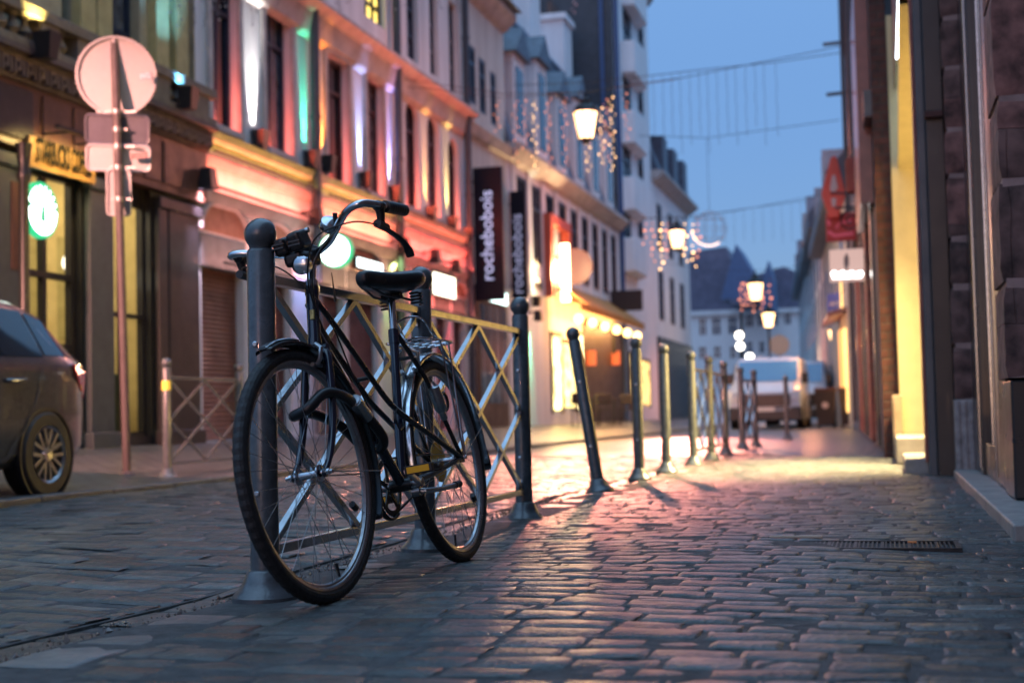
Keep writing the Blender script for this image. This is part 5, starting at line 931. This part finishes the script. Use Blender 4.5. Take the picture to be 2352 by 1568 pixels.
y0, y1 = YC(1252), YC(1300); o = empty('lit_canopy', (FX, y0, 5.3), 'red lit frame and pale canopy over the neon sign', 'shop front'); zc1 = L(1262, 500)[1]; s = MB(); s.box(FX + .002, FX + .25, y0, y1, zc1 - .25, zc1); s.box(FX + .002, FX + .25, y0, y0 + .25, zc1 - 2.2, zc1 - .25); s.box(FX + .002, FX + .25, y1 - .25, y1, zc1 - 2.2, zc1 - .25); build(s, 'frame', mat('red lit sign frame', (.5, .10, .06), .5), o); spot('canopy_light', (FX + .9, (y0 + y1) / 2, zc1 - 2.4), (-.5, 0, 1), (1, .25, .15), 900, 90, .8, .08, o)
Y = YC(1400); o, *_ = blade('hanging_sign', 1402, 1476, 668, 712, Y, mat('black hanging board', (.012, .014, .02), .5), 'black hanging sign board over the street left of the white house'); s = MB(); s.box(FX, _[0], Y + .03, Y + .07, _[3] - .08, _[3] - .04); build(s, 'bracket', M_lampb, o)
M_chair = mat('dark cafe chair', (.03, .02, .018), .5, var=.2)
def chair(x, y, rz, label):
    global CHR
    try: o = copy_tree(CHR); o['label'] = label
    except NameError:
        o = CHR = empty('cafe_chair', (0, 0, 0), label, 'chair', 'cafe chairs on the left pavement'); s = MB(); s.box(-.20, .20, -.20, .20, .43, .46); build(s, 'seat', M_chair, o, bevel=.01); s = MB(); s.box(-.19, .19, .185, .21, .58, .88); build(s, 'backrest', M_chair, o, bevel=.01)
        for i, j in ((-1, -1), (1, -1), (-1, 1), (1, 1)): s = MB(); s.tube([(i * .18, j * .18, 0), (i * .18, j * .19, .58 if j > 0 else .43)], .016, 8); build(s, 'leg', M_chair, o)
    o.location = (x, y, .19); o.rotation_euler = (0, 0, rz); return o
for k, (x, y, rz, lab) in enumerate(((-7.75, 36.9, 2.9, 'cafe chair nearest the camera, before the lit cafe window'), (-7.5, 38.9, .2, 'second cafe chair, before the lit cafe window'), (-7.8, 40.2, 3.0, 'third cafe chair, before the brown cafe door'), (-7.5, 42.2, .1, 'farthest cafe chair, beside the brown cafe front'))): chair(x, y, rz, lab)
for k, (y, lab) in enumerate(((37.9, 'round cafe table between the two nearest chairs'), (41.2, 'round cafe table between the two farthest chairs'))):
    o = empty('cafe_table', (-7.65, y, .19), lab, 'table', 'cafe tables'); s = MB(); s.lathe([(.30, .71), (.31, .73), (.30, .74)], (-7.65, y, .19), seg=20); build(s, 'table_top', M_chair, o); s = MB(); s.lathe([(.2, 0), (.2, .02), (.03, .04), (.03, .71)], (-7.65, y, .19), seg=14); build(s, 'pedestal', M_chair, o)
# ================================================================== HOUSES CLOSING THE STREET
def px_box(xl, xr, yt, yb, Y): X0, z1 = onY(xl, yt, Y); X1, z0 = onY(xr, yb, Y); return X0, X1, z0, z1
def front(parent, m, X0, X1, Y, z1, ops, mp):
    xs = sorted({X0, X1} | {v for o in ops for v in o[:2]}); zs = sorted({0, z1} | {v for o in ops for v in o[2:]}); s = MB()
    for a, b in zip(xs, xs[1:]):
        for c, d in zip(zs, zs[1:]):
            if any(o[0] < (a + b) / 2 < o[1] and o[2] < (c + d) / 2 < o[3] for o in ops): continue
            s.quad((a, Y, c), (b, Y, c), (b, Y, d), (a, Y, d))
    build(s, 'wall', m, parent)
    for a, b, c, d in ops: s = MB(); s.box(a, b, Y + .15, Y + .2, c, d); o = build(s, 'window', mp, parent); s = MB(); s.box((a + b) / 2 - .05, (a + b) / 2 + .05, Y + .10, Y + .149, c, d); s.box(a, b, Y + .10, Y + .149, c + (d - c) * .6 - .05, c + (d - c) * .6 + .05); build(s, 'glazing_bars', M_white, o)
    s = MB(); s.box(X0, X1, Y + .25, Y + 6, 0, z1); build(s, 'core', m, parent)
YG = 112.0; MF = mat('white far facade', (.82, .83, .86), .7, var=.12); M_bgl = mat('blue evening window', (.015, .04, .10), .12); M_roofb = mat('brown blue tiled roof', (.11, .12, .19), .6, var=.3, vscale=2)
for (xl, xr, yt, wins, lab, roof) in ((1572, 1706, 716, ((1636, 1655, 730, 768), (1673, 1692, 728, 766), (1640, 1655, 796, 822), (1677, 1690, 796, 822), (1606, 1622, 731, 769), (1606, 1622, 797, 823)), 'white house with four dark windows closing the street', ((1590, 1598), (1596, 575), (1672, 566), (1706, 640))), (1706, 1862, 712, ((1713, 1729, 722, 750), (1741, 1756, 720, 748), (1716, 1728, 785, 810), (1744, 1756, 785, 810), (1772, 1786, 718, 746), (1802, 1816, 716, 744), (1772, 1786, 784, 808)), 'pale house with blue windows closing the street, behind the post lantern', None)):
    X0, X1, z0, z1 = px_box(xl, xr, yt, 945, YG); o = empty('end_house', (X0, YG, 0), lab, 'building'); front(o, MF, X0, X1, YG, z1, [(a, b, c, d) for a, b, c, d in [px_box(*q, YG) for q in wins]], M_bgl)
    s = MB(); s.box(X0, X1, YG - .25, YG - .002, z1 - .35, z1); build(s, 'cornice', M_white, o)
    if roof: pts = [(1566, 716), (1570, 580), (1668, 566), (1722, 716)]
    else: pts = [(1706, 712), (1740, 630), (1800, 612), (1866, 640), (1866, 712)]
    s = MB(); s.prism([(onY(x, y, YG + .3)[0], YG + .3, onY(x, y, YG + .3)[1]) for x, y in pts], (0, 6, 0)); build(s, 'roof', M_roofb, o)
YK = 104.0; o = empty('gable_house', (*onY(1690, 945, YK)[:1], YK, 0), 'steep dark blue gable rising behind the third lantern', 'building')
s = MB(); s.prism([(onY(x, y, YK)[0], YK, max(8.6, onY(x, y, YK)[1])) for x, y in ((1656, 716), (1690, 560), (1738, 640), (1748, 716))], (0, 7, 0)); build(s, 'gable', mat('blue slate gable', (.07, .13, .27), .5, var=.3), o)
s = MB(); s.prism([(onY(x, y, YK - .5)[0], YK - .5, onY(x, y, YK - .5)[1]) for x, y in ((1752, 640), (1756, 625), (1762, 608), (1764, 598), (1766, 608), (1772, 625), (1776, 640), (1780, 720), (1748, 720))], (0, 3, 0)); build(s, 'turret', MATS['blue slate gable'], o)
s = MB(); s.prism([(onY(x, y, YK)[0], YK, z) for x, y, z in ((1656, 0, 8.6), (1748, 0, 8.6), (1748, 0, 8.2), (1656, 0, 8.2))], (0, 7, 0)); build(s, 'eaves', M_roofb, o)
s = MB(); s.box(onY(1660, 0, YK)[0] + .2, onY(1744, 0, YK)[0] - .2, 118.5, 120, 0, 8.3); build(s, 'rear_wall', M_white, o)
# grey row bending away on the right
hx = lambda Y: -.75 - (Y - 36) * .076; M_far_w = mat('bright far facade', (.80, .81, .84), .7, var=.12)
o = None
for k, (ya, yb_, ze, zr_, m, lab) in enumerate(((37, 54, 6.2, 8.6, mat('grey street house', (.42, .43, .46), .75, var=.3, streak=True), 'grey house with dark eaves, first beyond the right shop signs'), (54, 74, 7.4, 10.4, mat('pale grey street house', (.52, .53, .56), .75, var=.25, streak=True), 'pale grey house in the middle of the bending right row'), (74, 98, 8.0, 11.4, MATS['grey street house'], 'farthest grey house of the bending right row'))):
    xa, xb = hx(ya), hx(yb_); o = empty('row_house', (xa, ya, 0), lab, 'building'); P = lambda y, dx=0.0: (xa + (xb - xa) * (y - ya) / (yb_ - ya) + dx, y)
    s = MB(); s.prism([(xa, ya, 0), (xb, yb_, 0), (xb + 7, yb_, 0), (xa + 7, ya, 0)], (0, 0, ze)); build(s, 'wall', m, o)
    s = MB(); a, b = Vector((xa - .45, ya, ze - .15)), Vector((xb - .45, yb_, ze - .15)); s.add([a, b, b + Vector((0, 0, .5)), a + Vector((0, 0, .5)), a + Vector((1.9, 0, zr_ - ze)), b + Vector((1.9, 0, zr_ - ze)), a + Vector((6, 0, zr_ - ze)), b + Vector((6, 0, zr_ - ze)), a + Vector((6, 0, 0)), b + Vector((6, 0, 0))], [(0, 1, 2, 3), (3, 2, 5, 4), (4, 5, 7, 6), (6, 7, 9, 8), (0, 8, 9, 1), (0, 3, 4, 6, 8), (1, 9, 7, 5, 2)]); build(s, 'roof', M_slate, o)
    nw = 5
    for i in range(nw):
        for z in (3.6, ze - 2.0 if ze > 7 else 99):
            if z > 50: continue
            y0 = ya + (i + .5) * (yb_ - ya) / nw; s = MB(); s.prism([(*P(y0, -.02), z), (*P(y0 + 1.1, -.02), z), (*P(y0 + 1.1, -.02), z + 1.5), (*P(y0, -.02), z + 1.5)], (.06, 0, 0)); build(s, 'window', M_bgl, o)
    for i in range(2): y0 = ya + 4 + i * 7; x0 = P(y0)[0]; s = MB(); s.box(x0 - .38, x0 + 1.2, y0, y0 + 1.2, ze + .3, ze + 1.6); d = build(s, 'dormer', M_zinc, o); s = MB(); s.box(x0 - .40, x0 - .385, y0 + .2, y0 + 1.0, ze + .45, ze + 1.45); build(s, 'pane', M_panew, d)
X, z = onY(1870, 545, 60); s = MB(); s.box(X - .45, X + .45, 60, 61, 8.6, z - .3); s.box(X - .55, X + .55, 59.9, 61.1, z - .3, z - .12); s.ball((X, 60.5, z + .12), .26, 12, 8); tag(build(s, 'chimney', mat('pale chimney', (.36, .38, .42), .7)), 'pale square chimney with a dark round pot on the right skyline', 'chimney')
# ================================================================== RIGHT-HAND SIDE
M_rub_ = brickmat('weathered stone with pink light', (.10, .062, .056), (.24, .105, .09), (.13, .07, .062), .9, .9, .005, .8, .8, 'XZ', .75)  # pink light on the stone put into its reddish colours
M_bri = brickmat('dark red brickwork', (.075, .026, .022), (.105, .036, .03), (.06, .04, .038), .24, .085, .012, .75, .7, 'XZ', .4)
M_metal = mat('black metal shopfront', (.012, .014, .018), .3, var=.2, coat=.3); M_gmet = mat('grey metal pilaster', (.07, .085, .10), .35, var=.15, coat=.2); M_rmet = mat('oxblood painted strip', (.22, .05, .04), .35, var=.2, coat=.3)
M_step = mat('worn stone step', (.26, .25, .24), .5, var=.3, vscale=8, bump=.3)
near_ = empty('stone_shop_building', (.62, 7.2, 0), 'stone building with a dark metal shop window at the right edge', 'building')
def slab(x0, x1, y0, y1, z0, z1, name, m, par, bevel=.0, **k): s = MB(); s.box(x0, x1, y0, y1, z0, z1); return build(s, name, m, par, bevel=bevel, **k)
def rough(x0, x1, y0, y1, z0, z1, name, m, par, bs=.36, amp=.005):
    """a stack of quoins with uneven faces"""
    z = z0; k = 0; slab(x0 + .012, x1, y0 + .003, y1, z0, z1, 'mortar_core', mat('mortar with pink light', (.36, .24, .22), .8, var=.3, bump=.3), par)  # pink light on the joints put into the mortar colour
    while z < z1 - .05:
        h = min(bs * (1 + .18 * sin(k * 2.7)), z1 - z); s = MB(); n = 7; ex = amp * sin(k * 4.1); rg = []
        for i in range(n + 1):
            t = i / n; q = .006 * (1 if 0 < i < n else -.6); rg.append([(x0 + ex - q + RNG.normal(0, amp * .35), y0 - q + RNG.normal(0, amp * .3), z + h * t), ((x0 * 2 + x1) / 3, y0 - q * 1.3 + RNG.normal(0, amp * .4), z + h * t), ((x0 + 2 * x1) / 3, y0 - q * 1.3 + RNG.normal(0, amp * .4), z + h * t), (x1, y0, z + h * t), (x1, y1, z + h * t), (x0 + ex, y1, z + h * t)])
        s.loft(rg); build(s, name, m, par, smooth=True); z += h + .026; k += 1
rough(.475, .95, 10.46, 10.74, .545, 8.0, 'quoin', M_rub_, near_)
s = MB(); s.box(.462, .60, 10.43, 10.46, .01, .54)
for k in range(3): s.box(.468 + k * .045, .495 + k * .045, 10.418, 10.43, .02, .53)
s.box(.462, .95, 10.461, 10.74, .01, .54); build(s, 'base_block', mat('pale painted base', (.34, .30, .30), .6, var=.45, vscale=14), near_, bevel=.004)
slab(.585, .655, 9.55, 10.38, .06, 8.0, 'door_post', M_metal, near_, .006); slab(.585, .655, 7.55, 8.35, .06, 8.0, 'door_post', M_metal, near_, .006)
slab(.60, .65, 8.351, 9.549, .06, .26, 'bottom_rail', M_metal, near_, .006); slab(.615, .635, 8.351, 9.549, .261, 6.0, 'shop_glass', mat('dark reflecting shop glass', (.012, .014, .016), .035, spec=.8), near_)
slab(.60, .65, 8.351, 9.549, 6.001, 8.0, 'head_panel', M_metal, near_)
s = MB(); s.tube([(.575, 9.62, .1), (.575, 9.62, 8)], .011, 8); build(s, 'chrome_strip', M_chrome, near_, smooth=True); s = MB(); s.tube([(.578, 8.28, .1), (.578, 8.28, 8)], .007, 8); build(s, 'chrome_strip', M_chrome, near_, smooth=True)
rough(.548, 1.3, 6.95, 7.5, .62, 8.0, 'quoin', M_rub_, near_, .42, .006); slab(.56, 1.3, 6.97, 7.5, .06, .61, 'dark_base', M_metal, near_, .01)
s = MB(); s.box(.44, .90, 5.6, 10.40, -.02, .055); build(s, 'threshold', M_step, near_, bevel=.008)
slab(.9, 7, 5.6, 10.8, .0, 9.0, 'core', M_rub_, near_); slab(.80, 7, -14, 5.598, -.03, 9.0, 'side_wall', M_rub_, near_)
slab(.47, .9, 10.741, 10.85, .0, 9, 'return_wall', M_metal, near_)
# yellow lit shop
ysh = empty('yellow_shop_front', (.2, 12.7, 0), 'shop doorway glowing yellow, with two stone steps', 'shop front')
slab(.345, .4699, 10.58, 10.90, .0, 7.5, 'dark_recess_slab', M_metal, ysh, .006); slab(.285, .344, 10.62, 10.90, .0, 7.5, 'grey_pilaster', M_gmet, ysh, .008); slab(.262, .284, 10.66, 10.90, .10, 7.5, 'oxblood_strip', M_rmet, ysh, .004)  # the black slab stands in for the shade of a recess
slab(.34, .46, 10.50, 10.579, 2.55, 2.60, 'bracket', M_bri, ysh)
M_yel = mat('cream yellow shop wall', (.76, .65, .38), .7, var=.08)
slab(.135, 2.4, 14.60, 14.75, .0, 4.4, 'side_wall', M_yel, ysh); slab(2.3, 2.4, 10.95, 14.6, .0, 4.4, 'back_wall', M_yel, ysh); slab(.475, 2.3, 10.86, 10.95, .0, 4.4, 'near_wall', M_yel, ysh)
s = MB(); s.add([(.2, 10.95, 3.5), (2.3, 10.95, 3.5), (2.3, 14.6, 2.85), (.2, 14.6, 2.85)], [(0, 1, 2, 3)]); s.add([(.2, 10.95, 3.62), (2.3, 10.95, 3.62), (2.3, 14.6, 2.97), (.2, 14.6, 2.97)], [(0, 1, 2, 3)]); s.add([(.2, 10.95, 3.5), (.2, 14.6, 2.85), (.2, 14.6, 2.97), (.2, 10.95, 3.62)], [(0, 1, 2, 3)]); build(s, 'ceiling', M_yel, ysh)
slab(.20, 2.3, 10.951, 14.599, -.02, .10, 'floor', M_step, ysh)
slab(.195, .30, 10.91, 14.74, 4.41, 7.5, 'fascia', M_gmet, ysh); slab(.19, .2, 10.95, 14.6, 3.66, 4.40, 'sign_band', M_brown, ysh)
slab(.12, .50, 10.78, 12.05, .005, .125, 'lower_step', M_step, ysh, .012); slab(.075, .45, 12.9, 14.58, .005, .235, 'upper_step', M_step, ysh, .012); slab(.06, .16, 14.50, 14.62, .0, .62, 'corner_stone', mat('pale corner stone', (.42, .32, .22), .7, var=.3), ysh, .02)
area('doorway_lamp', (.55, 12.6, 2.86), (-.42, 0, -.9), (1, .70, .32), 420, 2.8, .25, ysh, 70); area('wall_washer', (1.0, 12.8, 2.7), (.9, 0, -.45), (1, .74, .32), 480, 3.0, .3, ysh, 120); area('window_lamp', (2.25, 12.8, 1.5), (-1, 0, -.10), (1, .68, .24), 70, 3.2, 2.0, ysh, 110)
slab(-.03, .13, 14.70, 16.5, .0, 9, 'brick_pier', M_bri, ysh, .01)
s = MB(); X0, z0 = onY(2057, 94, 13.2); s.box(X0, X0 + .05, 13.2, 13.9, z0, z0 + 2.6); tag(build(s, 'lit_strip_sign', glow('white strip light', (.80, .92, 1), 9)), 'bright white vertical strip light above the yellow shop', 'strip light')
# long dark building beyond
M_rb = mat('sooty rendered wall', (.13, .14, .16), .7, var=.35, vscale=1.5, bump=.3, streak=True)
rb = empty('right_building', (-.05, 16.5, 0), 'tall sooty building on the right, in shadow behind the red signs', 'building')
rx = lambda y: -.02 - (y - 16.5) * .0325
def rwall(y0, y1, z0, z1, dx, name, m, par=rb, th=.2, bevel=0): s = MB(); s.prism([(rx(y0) + dx, y0, z0), (rx(y1) + dx, y1, z0), (rx(y1) + dx + th, y1, z0), (rx(y0) + dx + th, y0, z0)], (0, 0, z1 - z0)); return build(s, name, m, par, bevel=bevel)
rwall(16.51, 36, 0, 13.5, 0, 'wall', M_rb, th=7)
for k, y in enumerate((17.6, 19.2, 21.4, 23.4, 26, 28.5, 31.5)):
    rwall(y, y + .5, .05, 3.6, -.05 - .02 * (k % 2), 'pilaster', (M_metal, M_bri, M_rmet)[k % 3], th=.06)
    rwall(y + .6, y + 1.5, .5, 3.1, -.03, 'shop_window', M_pane, th=.025)
    rwall(y + .2, y + 1.2, 4.6, 6.8, -.03, 'window', M_panew, th=.025); rwall(y + .2, y + 1.2, 8.0, 10.2, -.03, 'window', M_panew, th=.025)
rwall(16.6, 35.9, 3.8, 4.1, -.10, 'string_course', M_gmet, th=.09); rwall(34.8, 36, 9.2, 13.5, -.10, 'corner_chimney_breast', M_bri, th=.09)
for y, z0, z1, m in ((20.5, 3.2, 12.5, M_pipe), (33.5, .2, 12.5, M_pipe), (25.2, 4.2, 12.5, M_pipe)): s = MB(); s.tube([(rx(y) - .11, y, z0), (rx(y) - .11, y, z1)], .06, 8); build(s, 'drainpipe', m, rb)
rwall(17.2, 20.2, 2.9, 5.6, -.16, 'red_shop_panel', M_rmet, th=.15); 
pts = [(1915, 360), (1908, 372), (1889, 452), (1896, 480), (1904, 520), (1930, 520), (1937, 480), (1943, 452), (1926, 372)]
def flat(name, pts, Y, m, label, th=.08, cat='shop sign', grp=None):
    P = [Vector((onY(x, y, Y)[0], Y, onY(x, y, Y)[1])) for x, y in pts]; o = empty(name, P[0], label, cat, grp); s = MB(); s.prism(P, (0, th, 0)); build(s, 'panel', m, o, bevel=.012); return o
M_redp = mat('red enamel sign', (.55, .06, .04), .4, var=.15)
o = flat('lozenge_sign', [(1908, 362), (1915, 357), (1922, 362), (1941, 440), (1941, 452), (1926, 500), (1904, 500), (1888, 452), (1888, 440)], 24.0, M_redp, 'tall red lozenge sign hanging highest over the pavement')
P = lambda x, y, Y: (onY(x, y, Y)[0], Y, onY(x, y, Y)[1])
s = MB(); s.prism([P(x, y, 23.985) for x, y in ((1912, 402), (1918, 402), (1924, 432), (1918, 440), (1908, 440), (1906, 432))], (0, .01, 0)); build(s, 'pale_mark', mat('pale sign mark', (.45, .42, .44), .5), o); s = MB(); s.prism([P(x, y, 23.985) for x, y in ((1909, 455), (1921, 455), (1919, 474), (1911, 474))], (0, .01, 0)); build(s, 'pale_mark', mat('pale sign mark', (.4, .4, .4)), o)
s = MB(); s.tube([P(1908, 444, 24.0), (rx(24) + .05, 24.0, onY(1985, 444, 24)[1])], .018, 6); build(s, 'bracket', M_lampb, o)
o = flat('box_sign', [(1945, 362), (1998, 356), (2001, 438), (1946, 441)], 22.0, mat('dull red box sign', (.30, .05, .035), .45, var=.2), 'square dull red box sign beside the red lozenge', .3); s = MB(); s.box(onY(1945, 400, 22)[0] - .012, onY(1945, 400, 22)[0], 22.0, 22.25, onY(1945, 436, 22)[1], onY(1945, 368, 22)[1]); build(s, 'edge_strip', mat('orange red edge', (.65, .12, .05), .4), o)  # orange red strip along one edge of the box
s = MB(); s.box(onY(1990, 400, 22)[0], rx(22) + .05, 22.1, 22.16, onY(1990, 440, 22)[1] - .05, onY(1990, 440, 22)[1]); build(s, 'bracket', M_lampb, o)
o = flat('banner_sign', [(1897, 491), (1965, 487), (1968, 551), (1898, 556)], 24.2, mat('dark red banner', (.30, .02, .03), .5, var=.2), 'dark red square sign with pink script under the lozenge sign')
M_pk = mat('pink painted script', (.60, .12, .22), .5)
for x0, y0, x1, y1, wd in ((1902, 506, 1905, 518, .05), (1921, 524, 1928, 512, .05), (1928, 512, 1955, 508, .045), (1902, 532, 1920, 543, .05), (1920, 541, 1960, 536, .055)): s = MB(); s.bar(Vector(P(x0, y0, 24.19)), Vector(P(x1, y1, 24.19)), .02, wd, (0, 0, 1) if abs(x1 - x0) > abs(y1 - y0) else (1, 0, 0)); build(s, 'script_stroke', M_pk, o)
s = MB(); s.box(onY(1960, 520, 24.2)[0], rx(24.2) + .05, 24.22, 24.26, onY(1960, 495, 24.2)[1] - .04, onY(1960, 495, 24.2)[1]); build(s, 'bracket', M_lampb, o)
o = flat('square_sign', [(1904, 574), (1983, 570), (1985, 644), (1906, 648)], 21.0, glow('pale pink lit panel', (.95, .62, .55), .62), 'pale pink square sign with a grey feather and a glowing white line')
s = MB(); s.prism([P(x, y, 20.985) for x, y in ((1945, 580), (1950, 592), (1950, 608), (1946, 620), (1944, 626), (1942, 620), (1938, 608), (1938, 592))], (0, .01, 0)); build(s, 'feather_mark', mat('grey feather mark', (.12, .13, .14), .5), o)
s = MB(); s.tube([P(1913, 634, 20.98), P(1978, 631, 20.98)], .040, 10)
for k in range(7): s.ball(P(1916 + k * 10, 629 + (k % 2) * 3, 20.98), .042, 8, 6)
build(s, 'glowing_lettering', glow('white glowing letters', (1, .97, .95), 7), o, smooth=True)
s = MB()
for y in (590, 626): s.bar(Vector(P(1983, y, 21.04)), Vector((rx(21) + .05, 21.04, P(1983, y, 21.04)[2])), .03, .03)
build(s, 'brackets', M_lampb, o)
o = flat('banner_sign', [(1900, 676), (1944, 668), (1950, 722), (1901, 728)], 40.0, mat('royal blue banner', (.05, .09, .48), .5, var=.2), 'royal blue square sign with pale lettering and a curved line'); c0 = Vector(P(1924, 696, 39.98)); build(text_mb('erys', .26, c0, (1, 0, 0), (0, 0, 1), .01), 'lettering', mat('pale lilac lettering', (.55, .55, .72), .5), o)
s = MB(); c1 = Vector(P(1922, 696, 39.98)); s.tube([c1 + Vector((.26 * cos(t), 0, .26 * sin(t) * 1.0)) for t in np.linspace(-2.3, .5, 16)], .022, 6); build(s, 'curved_line', MATS['pale lilac lettering'], o); s = MB(); s.box(onY(1944, 690, 40)[0], -.85, 40.02, 40.06, c0.z + .2, c0.z + .24); build(s, 'bracket', M_lampb, o)
for (xa, y, lab) in ((1890, 103, 'upper bare metal rod sticking out from the right building'), (1898, 218, 'lower bare metal rod sticking out from the right building')): s = MB(); X0, z0 = onY(xa, y, 34.2); s.tube([(X0, 34.2, z0), (rx(34.2) + .1, 34.2, z0 + .02)], .045, 8); tag(build(s, 'metal_rod', M_pipe), lab, 'rod', 'bare metal rods')
for k, (xl, xr, yt, yb, Y, lab) in enumerate(((1993, 2012, 140, 292, 19.0, 'upper narrow black sign box high on the right building'), (1991, 2010, 300, 440, 19.6, 'lower narrow black sign box on the right building'))):
    o, X0, X1, z0, z1 = blade('sign_box', xl, xr, yt, yb, Y, M_metal, lab, .14, grp='narrow black sign boxes'); s = MB(); s.box(X0 - .03, X0 - .001, Y, Y + .12, z0, z1); build(s, 'pale_edge', mat('pale edge strip', (.55, .5, .52), .5), o); s = MB(); s.box(X1, rx(Y) + .06, Y + .04, Y + .08, (z0 + z1) / 2, (z0 + z1) / 2 + .04); build(s, 'bracket', M_lampb, o)  # pale strip along one edge of each box
# wrought scrolls below the signs
o = empty('wrought_bracket', (rx(21.5), 21.5, 3.2), 'black wrought iron scroll bracket below the red signs', 'bracket'); s = MB(); c = Vector((rx(21.5) - .22, 21.5, 3.25))
s.tube([c + Vector((.18 * (1 - t / 14) * cos(t), 0, .18 * (1 - t / 14) * sin(t))) for t in np.linspace(0, 12, 40)], .014, 6); build(s, 'scroll', M_lampb, o); s = MB(); s.tube([c + Vector((.3, 0, .2)), c + Vector((-.22, 0, .2))], .018, 6); build(s, 'arm', M_lampb, o)
# bins and orange shop far down the right side
def gp(x, y): d = ray(x, y); t = -CAMH / d.z; return Vector((d.x * t, d.y * t, 0))
for k, (x, y, lab) in enumerate(((1904, 960, 'dark wheelie bin left, at the foot of the far right houses'), (1923, 962, 'dark wheelie bin right, at the foot of the far right houses'))):
    c = Vector((-1.55 + k * .62, 39.0, 0)); o = empty('wheelie_bin', c, lab, 'bin', 'wheelie bins'); s = MB(); s.loft([[c + Vector((i * w_, j * w_ * 1.1, z)) for i, j in ((-1, -1), (1, -1), (1, 1), (-1, 1))] for w_, z in ((.21, .08), (.27, .98))]); build(s, 'body', mat('dark bin plastic', (.04, .025, .02), .5), o); s = MB(); s.box(c.x - .29, c.x + .29, c.y - .32, c.y + .33, .985, 1.06); build(s, 'lid', mat('bin lid', (.10, .04, .03), .5), o, bevel=.02)
    for i in (-.2, .2): s = MB(); s.lathe([(.1, -.03), (.1, .03)], c + Vector((i, .27, .1)), (1, 0, 0), 14); build(s, 'bin_wheel', M_tyre, o)
    s = MB(); s.lathe([(.09, 0), (.09, .01)], c + Vector((0, -.285, .6)), (0, -1, 0), 14); build(s, 'round_sticker', mat('pale round sticker', (.6, .45, .42), .5), o)
osh = empty('orange_shop_front', (hx(41), 41, 0), 'orange lit shop front far down the right side behind the bins', 'shop front')
for y0, y1, z0, z1, m in ((38.2, 39.4, .4, 2.6, glow('amber shop window', (1, .55, .16), 2.6)), (40.2, 42.0, .4, 2.7, glow('orange shop window', (1, .40, .10), 1.6)), (39.6, 40.0, 3.0, 4.6, MATS['amber shop window'])): s = MB(); s.prism([(hx(y0) - .04, y0, z0), (hx(y1) - .04, y1, z0), (hx(y1) - .01, y1, z0), (hx(y0) - .01, y0, z0)], (0, 0, z1 - z0)); build(s, 'lit_window', m, osh)
s = MB(); s.prism([(hx(37.6) - .5, 37.6, 2.85), (hx(42.6) - .5, 42.6, 2.85), (hx(42.6) - .01, 42.6, 3.0), (hx(37.6) - .01, 37.6, 3.0)], (0, 0, .12)); build(s, 'canopy', M_rmet, osh)
point('shop_spill', (hx(40) - .9, 39.6, 2.2), (1, .36, .12), 70, .1, osh)
# round sign beside the post lantern, traffic signs near the van
X, z = onY(1790, 792, 66); o = empty('round_traffic_sign', (X, 66, 0), 'pale round traffic sign beyond the van roof', 'traffic sign'); s = MB(); s.lathe([(.46, -.02), (.46, .02)], (X, 66, z), (0, 1, 0), 30); build(s, 'disc', mat('pale sign enamel', (.75, .55, .42), .4), o); s = MB(); s.tube([(X, 66.05, 0), (X, 66.05, z + .5)], .04, 8); build(s, 'pole', M_pipe, o); s = MB(); s.box(X - .42, X + .42, 65.97, 66.03, z - 1.05, z - .55); build(s, 'plate', MATS['pale sign enamel'], o)
# the street lantern behind the camera that lights the sign backs and bollard fronts
lantern_pos = Vector((-3.2, -9.0, 5.4))
o = empty('street_lantern', lantern_pos, 'lit lantern of the same row, standing behind the viewpoint', 'street lamp', 'lit street lanterns'); s = MB(); s.lathe([(.13, -.27), (.215, .20)], lantern_pos, seg=8, cap=False); build(s, 'glass', M_lgl, o); s = MB(); s.lathe([(.06, -.36), (.135, -.285), (.135, -.268)], lantern_pos, seg=8); s.lathe([(.225, .20), (.25, .205), (.10, .37), (.02, .58)], lantern_pos, seg=8); build(s, 'frame', M_lampb, o)
s = MB(); s.lathe([(.10, -5.4), (.10, -4.6), (.05, -4.5), (.045, -.34)], lantern_pos, seg=10); build(s, 'post', M_lampb, o); point('flame', lantern_pos, (1, .36, .26), 700, .1, o)
